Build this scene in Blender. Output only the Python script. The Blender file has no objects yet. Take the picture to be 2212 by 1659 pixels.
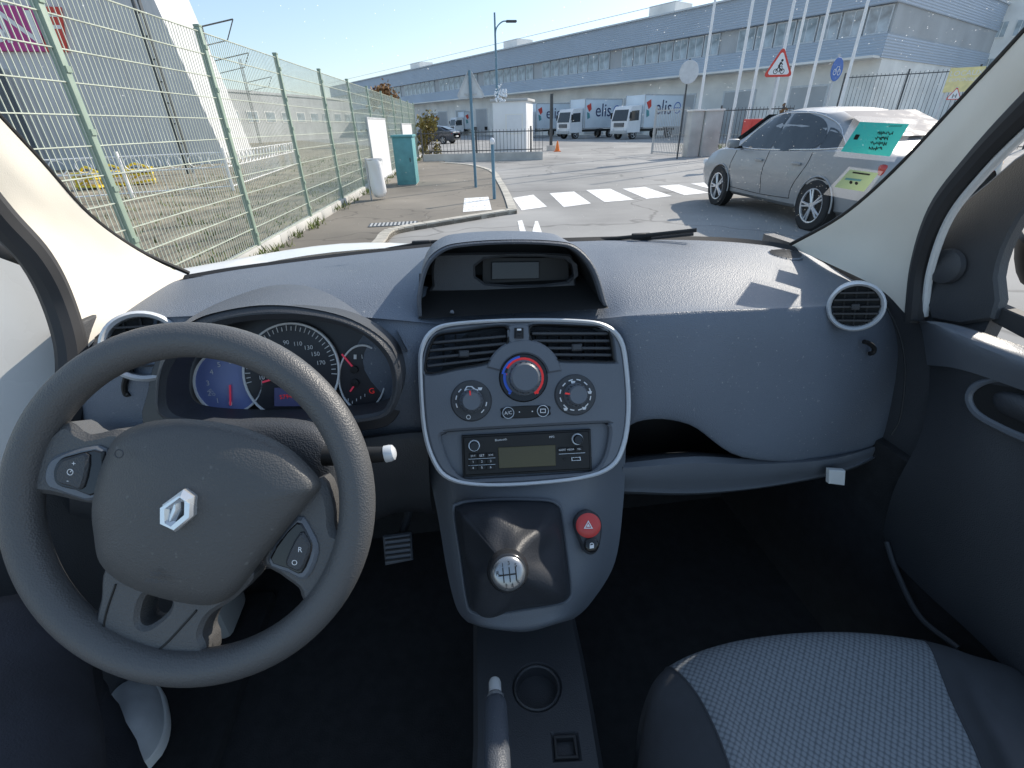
import bpy, bmesh, math, random
from mathutils import Vector as V, Matrix as MX
from mathutils.geometry import tessellate_polygon
random.seed(4)
S = bpy.context.scene; COL = S.collection
R = math.radians; sin = math.sin; cos = math.cos; PI = math.pi
# ---------------------------------------------------------------- camera
W, H, F = 2212., 1659., 1020.
TH, PS, RO = R(28.8), R(7.3), .026
fv = V((sin(PS)*cos(TH), cos(PS)*cos(TH), -sin(TH)))
rv = V((cos(PS), -sin(PS), 0)); uv = V((sin(PS)*sin(TH), cos(PS)*sin(TH), cos(TH)))
RV = rv*cos(RO)-uv*sin(RO); UV = rv*sin(RO)+uv*cos(RO)
CAM = V((-.11, 0, 1.48))
def ray(px, py): return fv+RV*((px-W/2)/F)+UV*((H/2-py)/F)
def pt(px, py, t): return CAM+ray(px, py)*t
def hz(px, py, z):
    d = ray(px, py); return CAM+d*((z-CAM.z)/d.z)
def hy(px, py, y):
    d = ray(px, py); return CAM+d*((y-CAM.y)/d.y)
def hx(px, py, x):
    d = ray(px, py); return CAM+d*((x-CAM.x)/d.x)
def G(px, py): return hz(px, py, 0)
def B(px, py, t):
    p = pt(px, py, t); p.z = 0; return p
cd = bpy.data.cameras.new('camera'); cam = bpy.data.objects.new('camera', cd); COL.objects.link(cam)
m = MX((RV, UV, -fv)).transposed().to_4x4(); m.translation = CAM; cam.matrix_world = m
cd.sensor_width = 36; cd.lens = 36*F/W; cd.clip_start = .02; cd.clip_end = 3000
S.camera = cam
# ---------------------------------------------------------------- materials
MATS = {}
def mat(name, col, rough=.5, metal=0, var=.12, vscale=6, bump=0, bscale=300, spec=.5, coat=0, emit=0, speck=0, speckc=(.6,.6,.55), tex='noise'):
    if name in MATS: return MATS[name]
    m = bpy.data.materials.new(name); m.use_nodes = True; nt = m.node_tree; N = nt.nodes; L = nt.links
    p = N['Principled BSDF']
    tc = N.new('ShaderNodeTexCoord')
    n = N.new('ShaderNodeTexNoise'); n.inputs['Scale'].default_value = vscale; n.inputs['Detail'].default_value = 6
    L.new(tc.outputs['Object'], n.inputs['Vector'])
    mr = N.new('ShaderNodeMapRange'); mr.inputs[1].default_value = .3; mr.inputs[2].default_value = .7
    mr.inputs[3].default_value = 1-var; mr.inputs[4].default_value = 1+var
    L.new(n.outputs['Fac'], mr.inputs[0])
    mx = N.new('ShaderNodeMix'); mx.data_type = 'RGBA'; mx.blend_type = 'MULTIPLY'; mx.inputs[0].default_value = 1
    mx.inputs[6].default_value = (*col, 1); L.new(mr.outputs[0], mx.inputs[7])
    out = mx.outputs[2]
    if speck:
        s = N.new('ShaderNodeTexNoise'); s.inputs['Scale'].default_value = speck; s.inputs['Detail'].default_value = 2
        L.new(tc.outputs['Object'], s.inputs['Vector'])
        sr = N.new('ShaderNodeMapRange'); sr.inputs[1].default_value = .68; sr.inputs[2].default_value = .76; sr.inputs[4].default_value = .5
        L.new(s.outputs['Fac'], sr.inputs[0])
        m2 = N.new('ShaderNodeMix'); m2.data_type = 'RGBA'; L.new(sr.outputs[0], m2.inputs[0]); L.new(out, m2.inputs[6]); m2.inputs[7].default_value = (*speckc, 1)
        out = m2.outputs[2]
    L.new(out, p.inputs['Base Color'])
    rr = N.new('ShaderNodeMapRange'); rr.inputs[1].default_value = .3; rr.inputs[2].default_value = .7
    rr.inputs[3].default_value = max(0, rough-.06); rr.inputs[4].default_value = min(1, rough+.06)
    L.new(n.outputs['Fac'], rr.inputs[0]); L.new(rr.outputs[0], p.inputs['Roughness'])
    p.inputs['Metallic'].default_value = metal
    p.inputs['Specular IOR Level'].default_value = spec; p.inputs['Coat Weight'].default_value = coat
    if emit:
        p.inputs['Emission Color'].default_value = (*col, 1); p.inputs['Emission Strength'].default_value = emit
    if bump:
        if tex == 'voronoi':
            b = N.new('ShaderNodeTexVoronoi'); b.inputs['Scale'].default_value = bscale; o = b.outputs['Distance']
        elif tex == 'wavez':
            b = N.new('ShaderNodeTexWave'); b.bands_direction = 'Z'; b.inputs['Scale'].default_value = bscale; o = b.outputs['Fac']
        elif tex == 'wavex':
            b = N.new('ShaderNodeTexWave'); b.bands_direction = 'X'; b.inputs['Scale'].default_value = bscale; o = b.outputs['Fac']
        else:
            b = N.new('ShaderNodeTexNoise'); b.inputs['Scale'].default_value = bscale; b.inputs['Detail'].default_value = 3; o = b.outputs['Fac']
        L.new(tc.outputs['Object'], b.inputs['Vector'])
        bn = N.new('ShaderNodeBump'); bn.inputs['Strength'].default_value = bump; bn.inputs['Distance'].default_value = .002 if tex in('noise','voronoi') else .05
        L.new(o, bn.inputs['Height']); L.new(bn.outputs[0], p.inputs['Normal'])
    MATS[name] = m; return m

def seat_fabric():
    m = mat('seat_fabric', (.2,.22,.25), .9, var=.1)
    nt = m.node_tree; N = nt.nodes; L = nt.links; p = N['Principled BSDF']
    tc = N.new('ShaderNodeTexCoord'); mp = N.new('ShaderNodeMapping'); mp.inputs['Rotation'].default_value = (0,0,R(45)); mp.inputs['Scale'].default_value = (155,155,0)
    L.new(tc.outputs['Object'], mp.inputs['Vector'])
    v = N.new('ShaderNodeTexVoronoi'); v.voronoi_dimensions = '2D'; v.inputs['Scale'].default_value = 1; v.inputs['Randomness'].default_value = .15
    L.new(mp.outputs[0], v.inputs['Vector'])
    cr = N.new('ShaderNodeValToRGB'); cr.color_ramp.elements[0].position = .28; cr.color_ramp.elements[0].color = (.21,.23,.25,1)
    cr.color_ramp.elements[1].position = .6; cr.color_ramp.elements[1].color = (.10,.112,.124,1)
    L.new(v.outputs['Distance'], cr.inputs[0]); L.new(cr.outputs[0], p.inputs['Base Color'])
    bn = N.new('ShaderNodeBump'); bn.invert = True; bn.inputs['Strength'].default_value = .25; bn.inputs['Distance'].default_value = .002
    L.new(v.outputs['Distance'], bn.inputs['Height']); L.new(bn.outputs[0], p.inputs['Normal'])
    return m
def asphalt(name, c, scale=60, crack=.3):
    m = mat(name, c, .9, var=.2, vscale=.6, bump=.4, bscale=scale, speck=45, speckc=tuple(min(1,x*1.9) for x in c))
    nt = m.node_tree; N = nt.nodes; L = nt.links; p = N['Principled BSDF']
    src = p.inputs['Base Color'].links[0].from_socket
    tc = N.new('ShaderNodeTexCoord')
    dn = N.new('ShaderNodeTexNoise'); dn.inputs['Scale'].default_value = 1.3; L.new(tc.outputs['Object'], dn.inputs['Vector'])
    ad = N.new('ShaderNodeMix'); ad.data_type = 'RGBA'; ad.blend_type = 'LINEAR_LIGHT'; ad.inputs[0].default_value = .5
    L.new(tc.outputs['Object'], ad.inputs[6]); L.new(dn.outputs['Color'], ad.inputs[7])
    v = N.new('ShaderNodeTexVoronoi'); v.feature = 'DISTANCE_TO_EDGE'; v.inputs['Scale'].default_value = crack
    L.new(ad.outputs[2], v.inputs['Vector'])
    mr = N.new('ShaderNodeMapRange'); mr.inputs[1].default_value = 0; mr.inputs[2].default_value = .012; mr.inputs[3].default_value = .6; mr.inputs[4].default_value = 1
    L.new(v.outputs['Distance'], mr.inputs[0])
    pn = N.new('ShaderNodeTexNoise'); pn.inputs['Scale'].default_value = .16; pn.inputs['Detail'].default_value = 5; L.new(tc.outputs['Object'], pn.inputs['Vector'])
    pr_ = N.new('ShaderNodeMapRange'); pr_.inputs[1].default_value = .42; pr_.inputs[2].default_value = .58; pr_.inputs[3].default_value = .84; pr_.inputs[4].default_value = 1.08
    L.new(pn.outputs['Fac'], pr_.inputs[0])
    mm = N.new('ShaderNodeMath'); mm.operation = 'MULTIPLY'; L.new(mr.outputs[0], mm.inputs[0]); L.new(pr_.outputs[0], mm.inputs[1])
    mx = N.new('ShaderNodeMix'); mx.data_type = 'RGBA'; mx.blend_type = 'MULTIPLY'; mx.inputs[0].default_value = 1
    L.new(src, mx.inputs[6]); L.new(mm.outputs[0], mx.inputs[7]); L.new(mx.outputs[2], p.inputs['Base Color'])
    return m
def clear_mat(name, col, fac):
    m = bpy.data.materials.new(name); m.use_nodes = True; nt = m.node_tree; N = nt.nodes; L = nt.links
    N.remove(N['Principled BSDF']); tr = N.new('ShaderNodeBsdfTransparent'); df = N.new('ShaderNodeBsdfTranslucent'); df.inputs[0].default_value = (*col,1)
    mx = N.new('ShaderNodeMixShader'); mx.inputs[0].default_value = fac; L.new(tr.outputs[0], mx.inputs[1]); L.new(df.outputs[0], mx.inputs[2]); L.new(mx.outputs[0], N['Material Output'].inputs[0]); return m

DASH = mat('dash_plastic', (.142,.165,.202), .5, var=.12, vscale=3, bump=.4, bscale=480, tex='voronoi', speck=170, speckc=(.5,.5,.47))
HOODM = mat('hood_plastic', (.095,.107,.128), .5, var=.1, bump=.35, bscale=480, tex='voronoi', speck=170, speckc=(.35,.35,.33))
DASHD = mat('dark_plastic', (.052,.055,.061), .5, var=.1, bump=.25, bscale=520, tex='voronoi')
CONS = mat('console_plastic', (.132,.145,.166), .42, var=.05, bump=.12, bscale=600, tex='voronoi')
WHEELM = mat('wheel_plastic', (.094,.094,.095), .45, var=.08, bump=.26, bscale=560, tex='voronoi')
BAGM = mat('airbag_plastic', (.086,.085,.084), .5, var=.06, bump=.26, bscale=560, tex='voronoi', speck=140, speckc=(.2,.2,.19))
GLOSS = mat('gloss_black', (.014,.014,.015), .18, var=.05)
KNOBM = mat('knob_black', (.03,.031,.034), .24, var=.05)
BLK = mat('matt_black', (.012,.012,.012), .6, var=.1)
RUB = mat('rubber', (.04,.04,.042), .7, var=.1)
SILV = mat('satin_silver', (.66,.68,.7), .32, metal=.6, var=.04)
PLATE = mat('plate_silver', (.36,.37,.38), .3, metal=.75, var=.06)
LSILV = mat('pale_silver_paint', (.66,.68,.70), .35, metal=.15, var=.04)
CHROME = mat('chrome', (.75,.76,.77), .25, metal=.7, var=.03)
CREAM = mat('cream_trim', (.85,.79,.68), .8, var=.05, bump=.15, bscale=600)
WPAINT = mat('white_paint', (.82,.82,.80), .3, var=.04, coat=.4)
CARPET = mat('carpet', (.022,.022,.024), .95, var=.3, vscale=40, bump=.6, bscale=300)
LEATH = mat('boot_leather', (.032,.035,.042), .5, var=.1, bump=.15, bscale=350, tex='voronoi', spec=.4)
INK = mat('white_ink', (.82,.82,.82), .6, var=.02)
REDI = mat('red_ink', (.7,.03,.03), .5, var=.02, emit=.25)
BLUEI = mat('blue_ink', (.05,.15,.7), .5, var=.02)
REDB = mat('red_button', (.62,.06,.055), .35, var=.05)
FAB = seat_fabric(); BOLS = mat('bolster_fabric', (.05,.053,.06), .9, var=.1, vscale=60, bump=.4, bscale=900)
TROU = mat('navy_trousers', (.032,.034,.044), .95, var=.35, vscale=12, bump=.6, bscale=400)
SHOE = mat('white_shoe', (.70,.73,.76), .6, var=.06, vscale=30, bump=.15, bscale=500)
ROAD = asphalt('road_asphalt', (.31,.305,.295), 60, .22); PAV = asphalt('pavement_asphalt', (.215,.192,.16), 50, .5)
KERB = mat('kerb_stone', (.5,.47,.41), .9, var=.25, vscale=3, bump=.4, bscale=40)
CONC = mat('concrete', (.52,.51,.48), .9, var=.2, vscale=1.5, bump=.3, bscale=30)
RMARK = mat('road_white', (.82,.81,.79), .8, var=.25, vscale=9, speck=22, speckc=(.35,.35,.35))
YARD = mat('yard_gravel', (.25,.215,.155), .95, var=.5, vscale=1.2, bump=.6, bscale=25, speck=20, speckc=(.42,.4,.35))
GRASS = mat('grass_blade', (.15,.18,.045), .8, var=.5, vscale=5)
FGREEN = mat('green_post_paint', (.28,.36,.29), .5, var=.1)
WIRE = mat('green_wire', (.52,.56,.47), .5, var=.15)
GALV = mat('galvanised', (.55,.56,.57), .5, metal=.3, var=.1)
DKMET = mat('dark_metal', (.06,.065,.07), .5, var=.15)
BLUEP = mat('blue_pole_paint', (.12,.23,.31), .5, var=.1)
CLAD = mat('blue_cladding', (.43,.49,.56), .55, var=.06, vscale=.3, bump=.6, bscale=1.6, tex='wavez')
WWALL = mat('white_wall', (.84,.82,.77), .8, var=.14, vscale=.4)
GREYW = mat('grey_wall', (.46,.47,.47), .8, var=.15, vscale=.3)
GLASS = mat('window_glass', (.34,.39,.42), .12, var=.5, vscale=1.2)
CGLASS = mat('car_glass', (.05,.06,.068), .05, var=.1)
CARP = mat('silver_car_paint', (.35,.355,.36), .42, metal=.3, var=.02, coat=.25)
CARP2 = mat('dark_car_paint', (.06,.07,.09), .3, metal=.4, var=.02, coat=.6)
TYRE = mat('tyre_rubber', (.03,.03,.031), .85, var=.15)
ALLOY = mat('alloy', (.66,.67,.69), .3, metal=.5, var=.05)
TRUCKW = mat('truck_white', (.84,.84,.84), .45, var=.06, vscale=1)
TRUCKB = mat('truck_box_blue', (.72,.79,.84), .5, var=.05, vscale=1)
TEAL = mat('teal_paint', (.12,.33,.35), .55, var=.12)
YEL = mat('yellow_paint', (.8,.6,.03), .5, var=.15)
ORANGE = mat('orange_plastic', (.8,.2,.03), .5)
RED = mat('red_paint', (.68,.07,.05), .5, var=.08)
MAG = mat('magenta_panel', (.5,.06,.26), .5, var=.05)
SREAR = mat('sign_back_grey', (.62,.64,.65), .5, metal=.1, var=.1)
DARKC = mat('dark_blue_cladding', (.11,.13,.15), .6, var=.1, bump=.5, bscale=1.5, tex='wavex')
PALEC = mat('pale_cladding', (.62,.62,.62), .6, var=.08, vscale=.3, bump=.5, bscale=1.2, tex='wavex')
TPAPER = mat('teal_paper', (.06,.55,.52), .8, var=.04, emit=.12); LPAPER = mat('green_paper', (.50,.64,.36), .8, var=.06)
SLEEVE = clear_mat('clear_sleeve', (.8,.82,.84), .10); LENS = mat('clear_lens', (.75,.77,.8), .2, var=.04)
DUST = clear_mat('dust_speck', (.95,.95,.92), .5)
LEAF1 = mat('leaf_yellow', (.20,.16,.04), .7, var=.6, vscale=4); LEAF2 = mat('leaf_rust', (.24,.13,.05), .7, var=.5, vscale=4)
BARK = mat('bark', (.1,.075,.05), .9, var=.3)
SIGNBLUE = mat('sign_blue', (.04,.14,.46), .5); SIGNYEL = mat('sign_yellow', (.85,.74,.36), .5)
LOGOB = mat('logo_dark_blue', (.02,.035,.12), .5)
DIALM = mat('dial_face_skylit', (.19,.24,.50), .3, var=.15); DIALS = mat('speedo_face', (.03,.031,.037), .3, var=.05); LCD = mat('lcd_violet', (.13,.13,.26), .3, var=.05); LCD2 = mat('lcd_radio_glare', (.085,.072,.03), .35)  # rev counter blue and radio screen yellow are reflections painted into the colour
NEED = mat('needle_red', (.85,.06,.12), .5, emit=.15)
TLIGHT = mat('tail_light_red', (.5,.03,.02), .2, coat=.5)
# ---------------------------------------------------------------- mesh builder
def crp(p0, p1, p2, p3, t):
    return .5*((2*p1)+(p2-p0)*t+(2*p0-5*p1+4*p2-p3)*t*t+(3*p1-p0-3*p2+p3)*t*t*t)
def spline(P, n, closed=False):
    P = [V(p) for p in P]; k = len(P); o = []
    if closed:
        for i in range(k):
            for j in range(n): o.append(crp(P[i-1], P[i], P[(i+1)%k], P[(i+2)%k], j/n))
    else:
        for i in range(k-1):
            a = P[i-1] if i else 2*P[0]-P[1]; d = P[i+2] if i+2 < k else 2*P[-1]-P[-2]
            for j in range(n): o.append(crp(a, P[i], P[i+1], d, j/n))
        o.append(P[-1])
    return o
def surf(ctrl, nu, nv):
    rows = [spline(r, nu) for r in ctrl]
    cols = [spline(list(c), nv) for c in zip(*rows)]
    return [list(r) for r in zip(*cols)]
class Pl:
    def __init__(s, o, up=(0,0,1), x=(1,0,0)):
        s.o = V(o); s.x = V(x).normalized(); u = V(up); s.u = (u-s.x*u.dot(s.x)).normalized(); s.n = s.x.cross(s.u)
    def hit(s, px, py, off=0):
        d = ray(px, py); return CAM+d*((s.o+s.n*off-CAM).dot(s.n)/d.dot(s.n))
    def loc(s, px, py, off=0):
        p = s.hit(px, py, off)-s.o; return (p.dot(s.x), p.dot(s.u))
    def w(s, a, b, off=0): return s.o+s.x*a+s.u*b+s.n*off
    def px2m(s, px, py): return (s.hit(px, py)-CAM).dot(fv)/F
ORG = {}
class MB:
    def __init__(s): s.v = []; s.f = []; s.m = []; s.mats = []
    def mi(s, mt):
        if mt not in s.mats: s.mats.append(mt)
        return s.mats.index(mt)
    def add(s, vs, fs, mt):
        b = len(s.v); k = s.mi(mt); s.v += [V(p) for p in vs]
        for f in fs: s.f.append([b+i for i in f]); s.m.append(k)
        return s
    def box(s, c, sz, mt, rot=None, bev=0):
        bm = bmesh.new(); bmesh.ops.create_cube(bm, size=1)
        for v in bm.verts: v.co = V((v.co.x*sz[0], v.co.y*sz[1], v.co.z*sz[2]))
        if bev: bmesh.ops.bevel(bm, geom=bm.edges[:], offset=bev, segments=2, affect='EDGES', profile=.5)
        bm.verts.index_update()
        vs = [((rot @ v.co) if rot else v.co)+V(c) for v in bm.verts]; fs = [[v.index for v in f.verts] for f in bm.faces]; bm.free()
        return s.add(vs, fs, mt)
    def tube(s, pts, r, mt, n=8, closed=False):
        pts = [V(p) for p in pts]; k = len(pts); vs = []; prev = None
        for i, p in enumerate(pts):
            if closed: d = pts[(i+1) % k]-pts[i-1]
            else: d = pts[min(i+1, k-1)]-pts[max(i-1, 0)]
            d.normalize()
            if prev is None:
                a = V((0,0,1)) if abs(d.z) < .9 else V((1,0,0)); a = (a-d*a.dot(d)).normalized()
            else: a = (prev-d*prev.dot(d)).normalized()
            prev = a; b = d.cross(a); rr = r[i] if isinstance(r, (list, tuple)) else r
            for j in range(n): vs.append(p+(a*cos(2*PI*j/n)+b*sin(2*PI*j/n))*rr)
        fs = []
        for i in range(k if closed else k-1):
            i2 = (i+1) % k
            for j in range(n): fs.append([i*n+j, i*n+(j+1) % n, i2*n+(j+1) % n, i2*n+j])
        if not closed: fs += [list(range(n))[::-1], list(range((k-1)*n, k*n))]
        return s.add(vs, fs, mt)
    def lathe(s, prof, mt, o, axis=(0,0,1), n=24, sx=1):
        o = V(o); ax = V(axis).normalized(); a = V((1,0,0)) if abs(ax.x) < .9 else V((0,1,0)); a = (a-ax*a.dot(ax)).normalized(); b = ax.cross(a); vs = []; fs = []
        for r, h in prof:
            for j in range(n): vs.append(o+ax*h+(a*cos(2*PI*j/n)*sx+b*sin(2*PI*j/n))*r)
        for i in range(len(prof)-1):
            for j in range(n): fs.append([i*n+j, i*n+(j+1) % n, (i+1)*n+(j+1) % n, (i+1)*n+j])
        fs.append(list(range((len(prof)-1)*n, len(prof)*n)))
        return s.add(vs, fs, mt)
    def grid(s, rows, mt, closed=False):
        n = len(rows[0]); vs = [p for r in rows for p in r]; fs = []
        for i in range(len(rows)-1):
            for j in range(n if closed else n-1):
                j2 = (j+1) % n; fs.append([i*n+j, i*n+j2, (i+1)*n+j2, (i+1)*n+j])
        return s.add(vs, fs, mt)
    def poly(s, loops, mt, tf, thick=.004, bev=.001, sm=0, back=False):
        LL = []
        for k, lp in enumerate(loops):
            p = [V((a, b, 0)) for a, b in lp]
            if sm: p = spline(p, sm, True)
            ar = sum(p[i-1].x*p[i].y-p[i].x*p[i-1].y for i in range(len(p)))
            if (ar < 0) != (k > 0): p.reverse()
            LL.append(p)
        ins = []
        for p in LL:
            q = []
            for i in range(len(p)):
                d1 = (p[i]-p[i-1]); d2 = (p[(i+1) % len(p)]-p[i])
                n1 = V((-d1.y, d1.x, 0)).normalized(); n2 = V((-d2.y, d2.x, 0)).normalized(); nn = n1+n2
                nn = nn.normalized()*min(1.6, 1/max(.3, nn.length/2)) if nn.length > 1e-6 else n1
                q.append(p[i]+nn*bev)
            ins.append(q)
        flat = [v for q in ins for v in q]; nf = len(flat)
        vs = [tf(v.x, v.y, 0) for v in flat]; fs = []
        for t in tessellate_polygon(ins):
            a, b, c = (flat[i] for i in t)
            fs.append(list(t) if (b-a).cross(c-a).z > 0 else list(t)[::-1])
        tops = list(fs)
        oo = [v for q in LL for v in q]
        levels = [(oo, -bev)] + ([(oo, -thick)] if thick > bev else [])
        vs += [tf(v.x, v.y, z) for lv, z in levels for v in lv]
        base = 0
        for li in range(len(levels)):
            st = 0
            for p in LL:
                k = len(p)
                for i in range(k):
                    j = (i+1) % k
                    fs.append([base+st+i, base+nf+st+i, base+nf+st+j, base+st+j])
                st += k
            base += nf
        if back:
            b2 = len(levels)*nf
            fs += [[b2+i for i in f[::-1]] for f in tops]
        return s.add(vs, fs, mt)
    def shape(s, pl, loops, mt, off=0, thick=.004, bev=.001, sm=4, back=False):
        if not isinstance(loops[0], list): loops = [loops]
        L2 = [[pl.loc(x, y, off) for x, y in lp] for lp in loops]
        return s.poly(L2, mt, lambda a, b, z: pl.w(a, b, off+z), thick, bev, sm, back)
    def dome(s, pl, loop, c, h, mt, off=0, rings=8, sm=4, pw=.5, base=.012):
        lp = spline([V((x, y, 0)) for x, y in loop], sm, True); rows = []
        rows.append([pl.hit(p.x, p.y, off-base) for p in lp])
        for k in range(rings+1):
            q = 1-k/rings
            o = off+h*(1-q*q)**pw; q2 = max(q, .001)
            rows.append([pl.hit(c[0]+(p.x-c[0])*q2, c[1]+(p.y-c[1])*q2, o) for p in lp])
        return s.grid(rows, mt, True)
    def text(s, pl, txt, px, py, hpx, mt, off=.001, rot=0, mirror=False, size=None, at=None, sx=1):
        vs, fs = textmesh(txt)
        if at is None: u, v = pl.loc(px, py, off)
        else: u, v = at
        k = size if size else hpx*pl.px2m(px, py)/.7
        c, d = cos(rot), sin(rot); o = []
        for a, b in vs:
            a *= k*sx*(-1 if mirror else 1); b *= k
            o.append(pl.w(u+a*c-b*d, v+a*d+b*c, off))
        return s.add(o, fs, mt)
    def build(s, name, parent=None, ang=35, **tags):
        o = V((0,0,0))
        if parent is not None: o = ORG.get(parent.name, o)
        me = bpy.data.meshes.new(name); me.from_pydata([p-o for p in s.v], [], s.f); me.update()
        for mt in s.mats: me.materials.append(mt)
        me.polygons.foreach_set('material_index', s.m)
        me.shade_smooth(); me.set_sharp_from_angle(angle=R(ang))
        ob = bpy.data.objects.new(name, me); COL.objects.link(ob)
        if parent is not None: ob.parent = parent; ORG[ob.name] = o
        tag(ob, **tags); return ob
TXT = {}
def textmesh(t):
    if t in TXT: return TXT[t]
    cu = bpy.data.curves.new('t', 'FONT'); cu.body = t; cu.align_x = 'CENTER'; cu.align_y = 'CENTER'; cu.resolution_u = 3
    ob = bpy.data.objects.new('t', cu); COL.objects.link(ob)
    dg = bpy.context.evaluated_depsgraph_get(); me = bpy.data.meshes.new_from_object(ob.evaluated_get(dg))
    TXT[t] = ([(v.co.x, v.co.y) for v in me.vertices], [list(p.vertices) for p in me.polygons])
    bpy.data.objects.remove(ob); bpy.data.curves.remove(cu); bpy.data.meshes.remove(me)
    return TXT[t]
def tag(o, label=None, cat=None, group=None, kind=None):
    if label: o['label'] = label
    if cat: o['category'] = cat
    if group: o['group'] = group
    if kind: o['kind'] = kind
    return o
def thing(name, label, cat, loc=(0,0,0), group=None, local=False, rotz=0):
    o = bpy.data.objects.new(name, None); COL.objects.link(o); o.empty_display_size = .1
    o.location = loc; o.rotation_euler = (0,0,rotz); tag(o, label, cat, group)
    ORG[o.name] = V((0,0,0)) if local else V(loc)
    return o
def dup(root, loc, rotz, label=None):
    r = root.copy(); COL.objects.link(r); r.location = loc; r.rotation_euler = (0,0,rotz)
    if label: r['label'] = label
    for ch in list(root.children):
        c = ch.copy(); COL.objects.link(c); c.parent = r
        for g in list(ch.children):
            d = g.copy(); COL.objects.link(d); d.parent = c
    return r
def circ(cx, cy, r, n=32, a0=0, a1=2*PI): return [(cx+r*cos(a0+(a1-a0)*i/n), cy+r*sin(a0+(a1-a0)*i/n)) for i in range(n)]
def arc(cx, cy, r0, r1, a0, a1, n=16):
    A = [a0+(a1-a0)*i/n for i in range(n+1)]
    return [(cx+r1*cos(a), cy+r1*sin(a)) for a in A]+[(cx+r0*cos(a), cy+r0*sin(a)) for a in A[::-1]]
def seg(x0, y0, x1, y1, w):
    dx, dy = x1-x0, y1-y0; l = math.hypot(dx, dy); nx, ny = -dy/l*w/2, dx/l*w/2
    return [(x0+nx, y0+ny), (x1+nx, y1+ny), (x1-nx, y1-ny), (x0-nx, y0-ny)]

# ================================================================ VAN SHELL
van = thing('white_van', 'white van seen from inside its cabin, with cream windscreen pillars and open driver door', 'van', (0, .6, 0))
def pillar(secs):
    rows = surf([[pt(*p) for p in s_] for s_ in secs], 6, 6)
    MB().grid(rows, CREAM).build('windscreen_pillar', van)
pillar([[(1706,533,1.13),(1800,574,1.03),(1900,624,.95),(1956,678,.90)],
        [(1818,470,.98),(1880,496,.94),(1936,530,.90),(1968,576,.88)],
        [(1932,372,.86),(1966,394,.83),(1992,420,.815),(2008,462,.81)],
        [(2096,196,.71),(2112,228,.685),(2122,262,.675),(2122,312,.675)],
        [(2208,76,.60),(2220,108,.58),(2228,148,.572),(2234,190,.575)],
        [(2404,-140,.48),(2415,-108,.465),(2424,-70,.46),(2432,-30,.46)]])
pillar([[(410,600,1.03),(330,642,.94),(250,695,.86),(180,760,.81)],
        [(300,543,.95),(250,572,.91),(200,608,.865),(160,680,.81)],
        [(195,468,.86),(160,492,.835),(130,525,.81),(112,580,.785)],
        [(88,350,.74),(55,380,.715),(25,405,.70),(-5,445,.69)],
        [(-60,190,.62),(-90,220,.605),(-120,250,.595),(-150,300,.59)],
        [(-260,-40,.5),(-290,-10,.49),(-320,20,.485),(-350,70,.48)]])
sl = [(-260,-42,.503),(-60,188,.623),(88,348,.743),(195,466,.863),(300,541,.955),(408,590,1.035)]
sr = [(2404,-142,.483),(2208,73,.603),(2096,194,.713),(1932,369,.863),(1818,467,.985),(1708,528,1.13)]
for P in (sl, sr):
    MB().tube(spline([pt(*p) for p in P], 6), .0045, BLK, 8).build('windscreen_seal', van)
bot = [hz(x, y, 1.210) for x, y in [(400,598),(520,578),(700,555),(860,537),(1000,524),(1220,517),(1330,514),(1450,513),(1560,516),(1660,525),(1716,536)]]
rws = spline(bot, 4)
MB().grid([[p+V((0,.03,-.004)) for p in rws], [p+V((0,.0,.004)) for p in rws], [p+V((0,-.02,-.004)) for p in rws]], BLK).build('cowl_trim', van)
top = [V((-.60+1.2*i/40, .36+.14*(1-((i-20)/20)**2), 1.80)) for i in range(41)]
bt = [rws[int(i*(len(rws)-1)/40)]+V((0,.02,.0)) for i in range(41)]
random.seed(12); b = MB()
for _ in range(2000):
    u = random.random()**.42 if random.random() < .85 else random.random(); v = .02+random.random()*.9
    k = min(39, int(u*40)); f = u*40-k
    p = bt[k].lerp(bt[k+1], f).lerp(top[k].lerp(top[k+1], f), v)+V((0,.03,.03))*sin(PI*v)
    r_ = .0004+.0006*random.random()**3; tv = (top[k]-bt[k]).normalized(); xv = V((1,0,0))
    b.add([p-xv*r_, p-tv*r_, p+xv*r_*(.6+random.random()), p+tv*r_*(.6+random.random())], [[0,1,2,3]], DUST)
b.build('windscreen_dust', van, kind='stuff')
bon = surf([[V((-.74,1.12,1.19)), V((-.4,1.27,1.205)), V((0,1.36,1.18)), V((.4,1.3,1.165)), V((.76,1.1,1.14))],
            [V((-.80,1.25,1.18)), V((-.4,1.45,1.185)), V((0,1.5,1.14)), V((.4,1.5,1.12)), V((.80,1.3,1.10))],
            [V((-.76,1.7,1.0)), V((-.4,1.85,1.0)), V((0,1.9,.98)), V((.4,1.85,.96)), V((.76,1.7,.95))],
            [V((-.74,1.85,.6)), V((-.4,2.0,.6)), V((0,2.05,.6)), V((.4,2.0,.6)), V((.74,1.85,.6))]], 6, 6)
MB().grid(bon, WPAINT).build('bonnet', van)
for P in ([(800,545,1.26),(880,531,1.27),(930,523,1.28),(1000,521,1.28)], [(1215,522,1.27),(1330,515,1.24),(1420,506,1.2),(1505,497,1.16)]):
    b = MB(); q = spline([pt(*p) for p in P], 5); b.tube(q, .005, BLK, 6); b.tube([p+V((0,.012,-.012)) for p in q], .004, RUB, 6)
    e = q[len(q)//2]; b.box(e, (.05,.016,.014), BLK, bev=.003); b.build('wiper', van)
MB().tube(spline([pt(*p) for p in [(-120,330,.58),(-10,462,.655),(75,555,.71),(125,650,.755),(155,760,.775),(150,870,.775),(120,970,.765)]], 6), .021, RUB, 10).build('door_seal', van)
MB().tube(spline([pt(*p) for p in [(2440,22,.45),(2240,212,.545),(2120,336,.655),(2032,450,.755),(1990,572,.85),(1976,694,.885)]], 6), .016, RUB, 10).build('door_seal', van)
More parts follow.
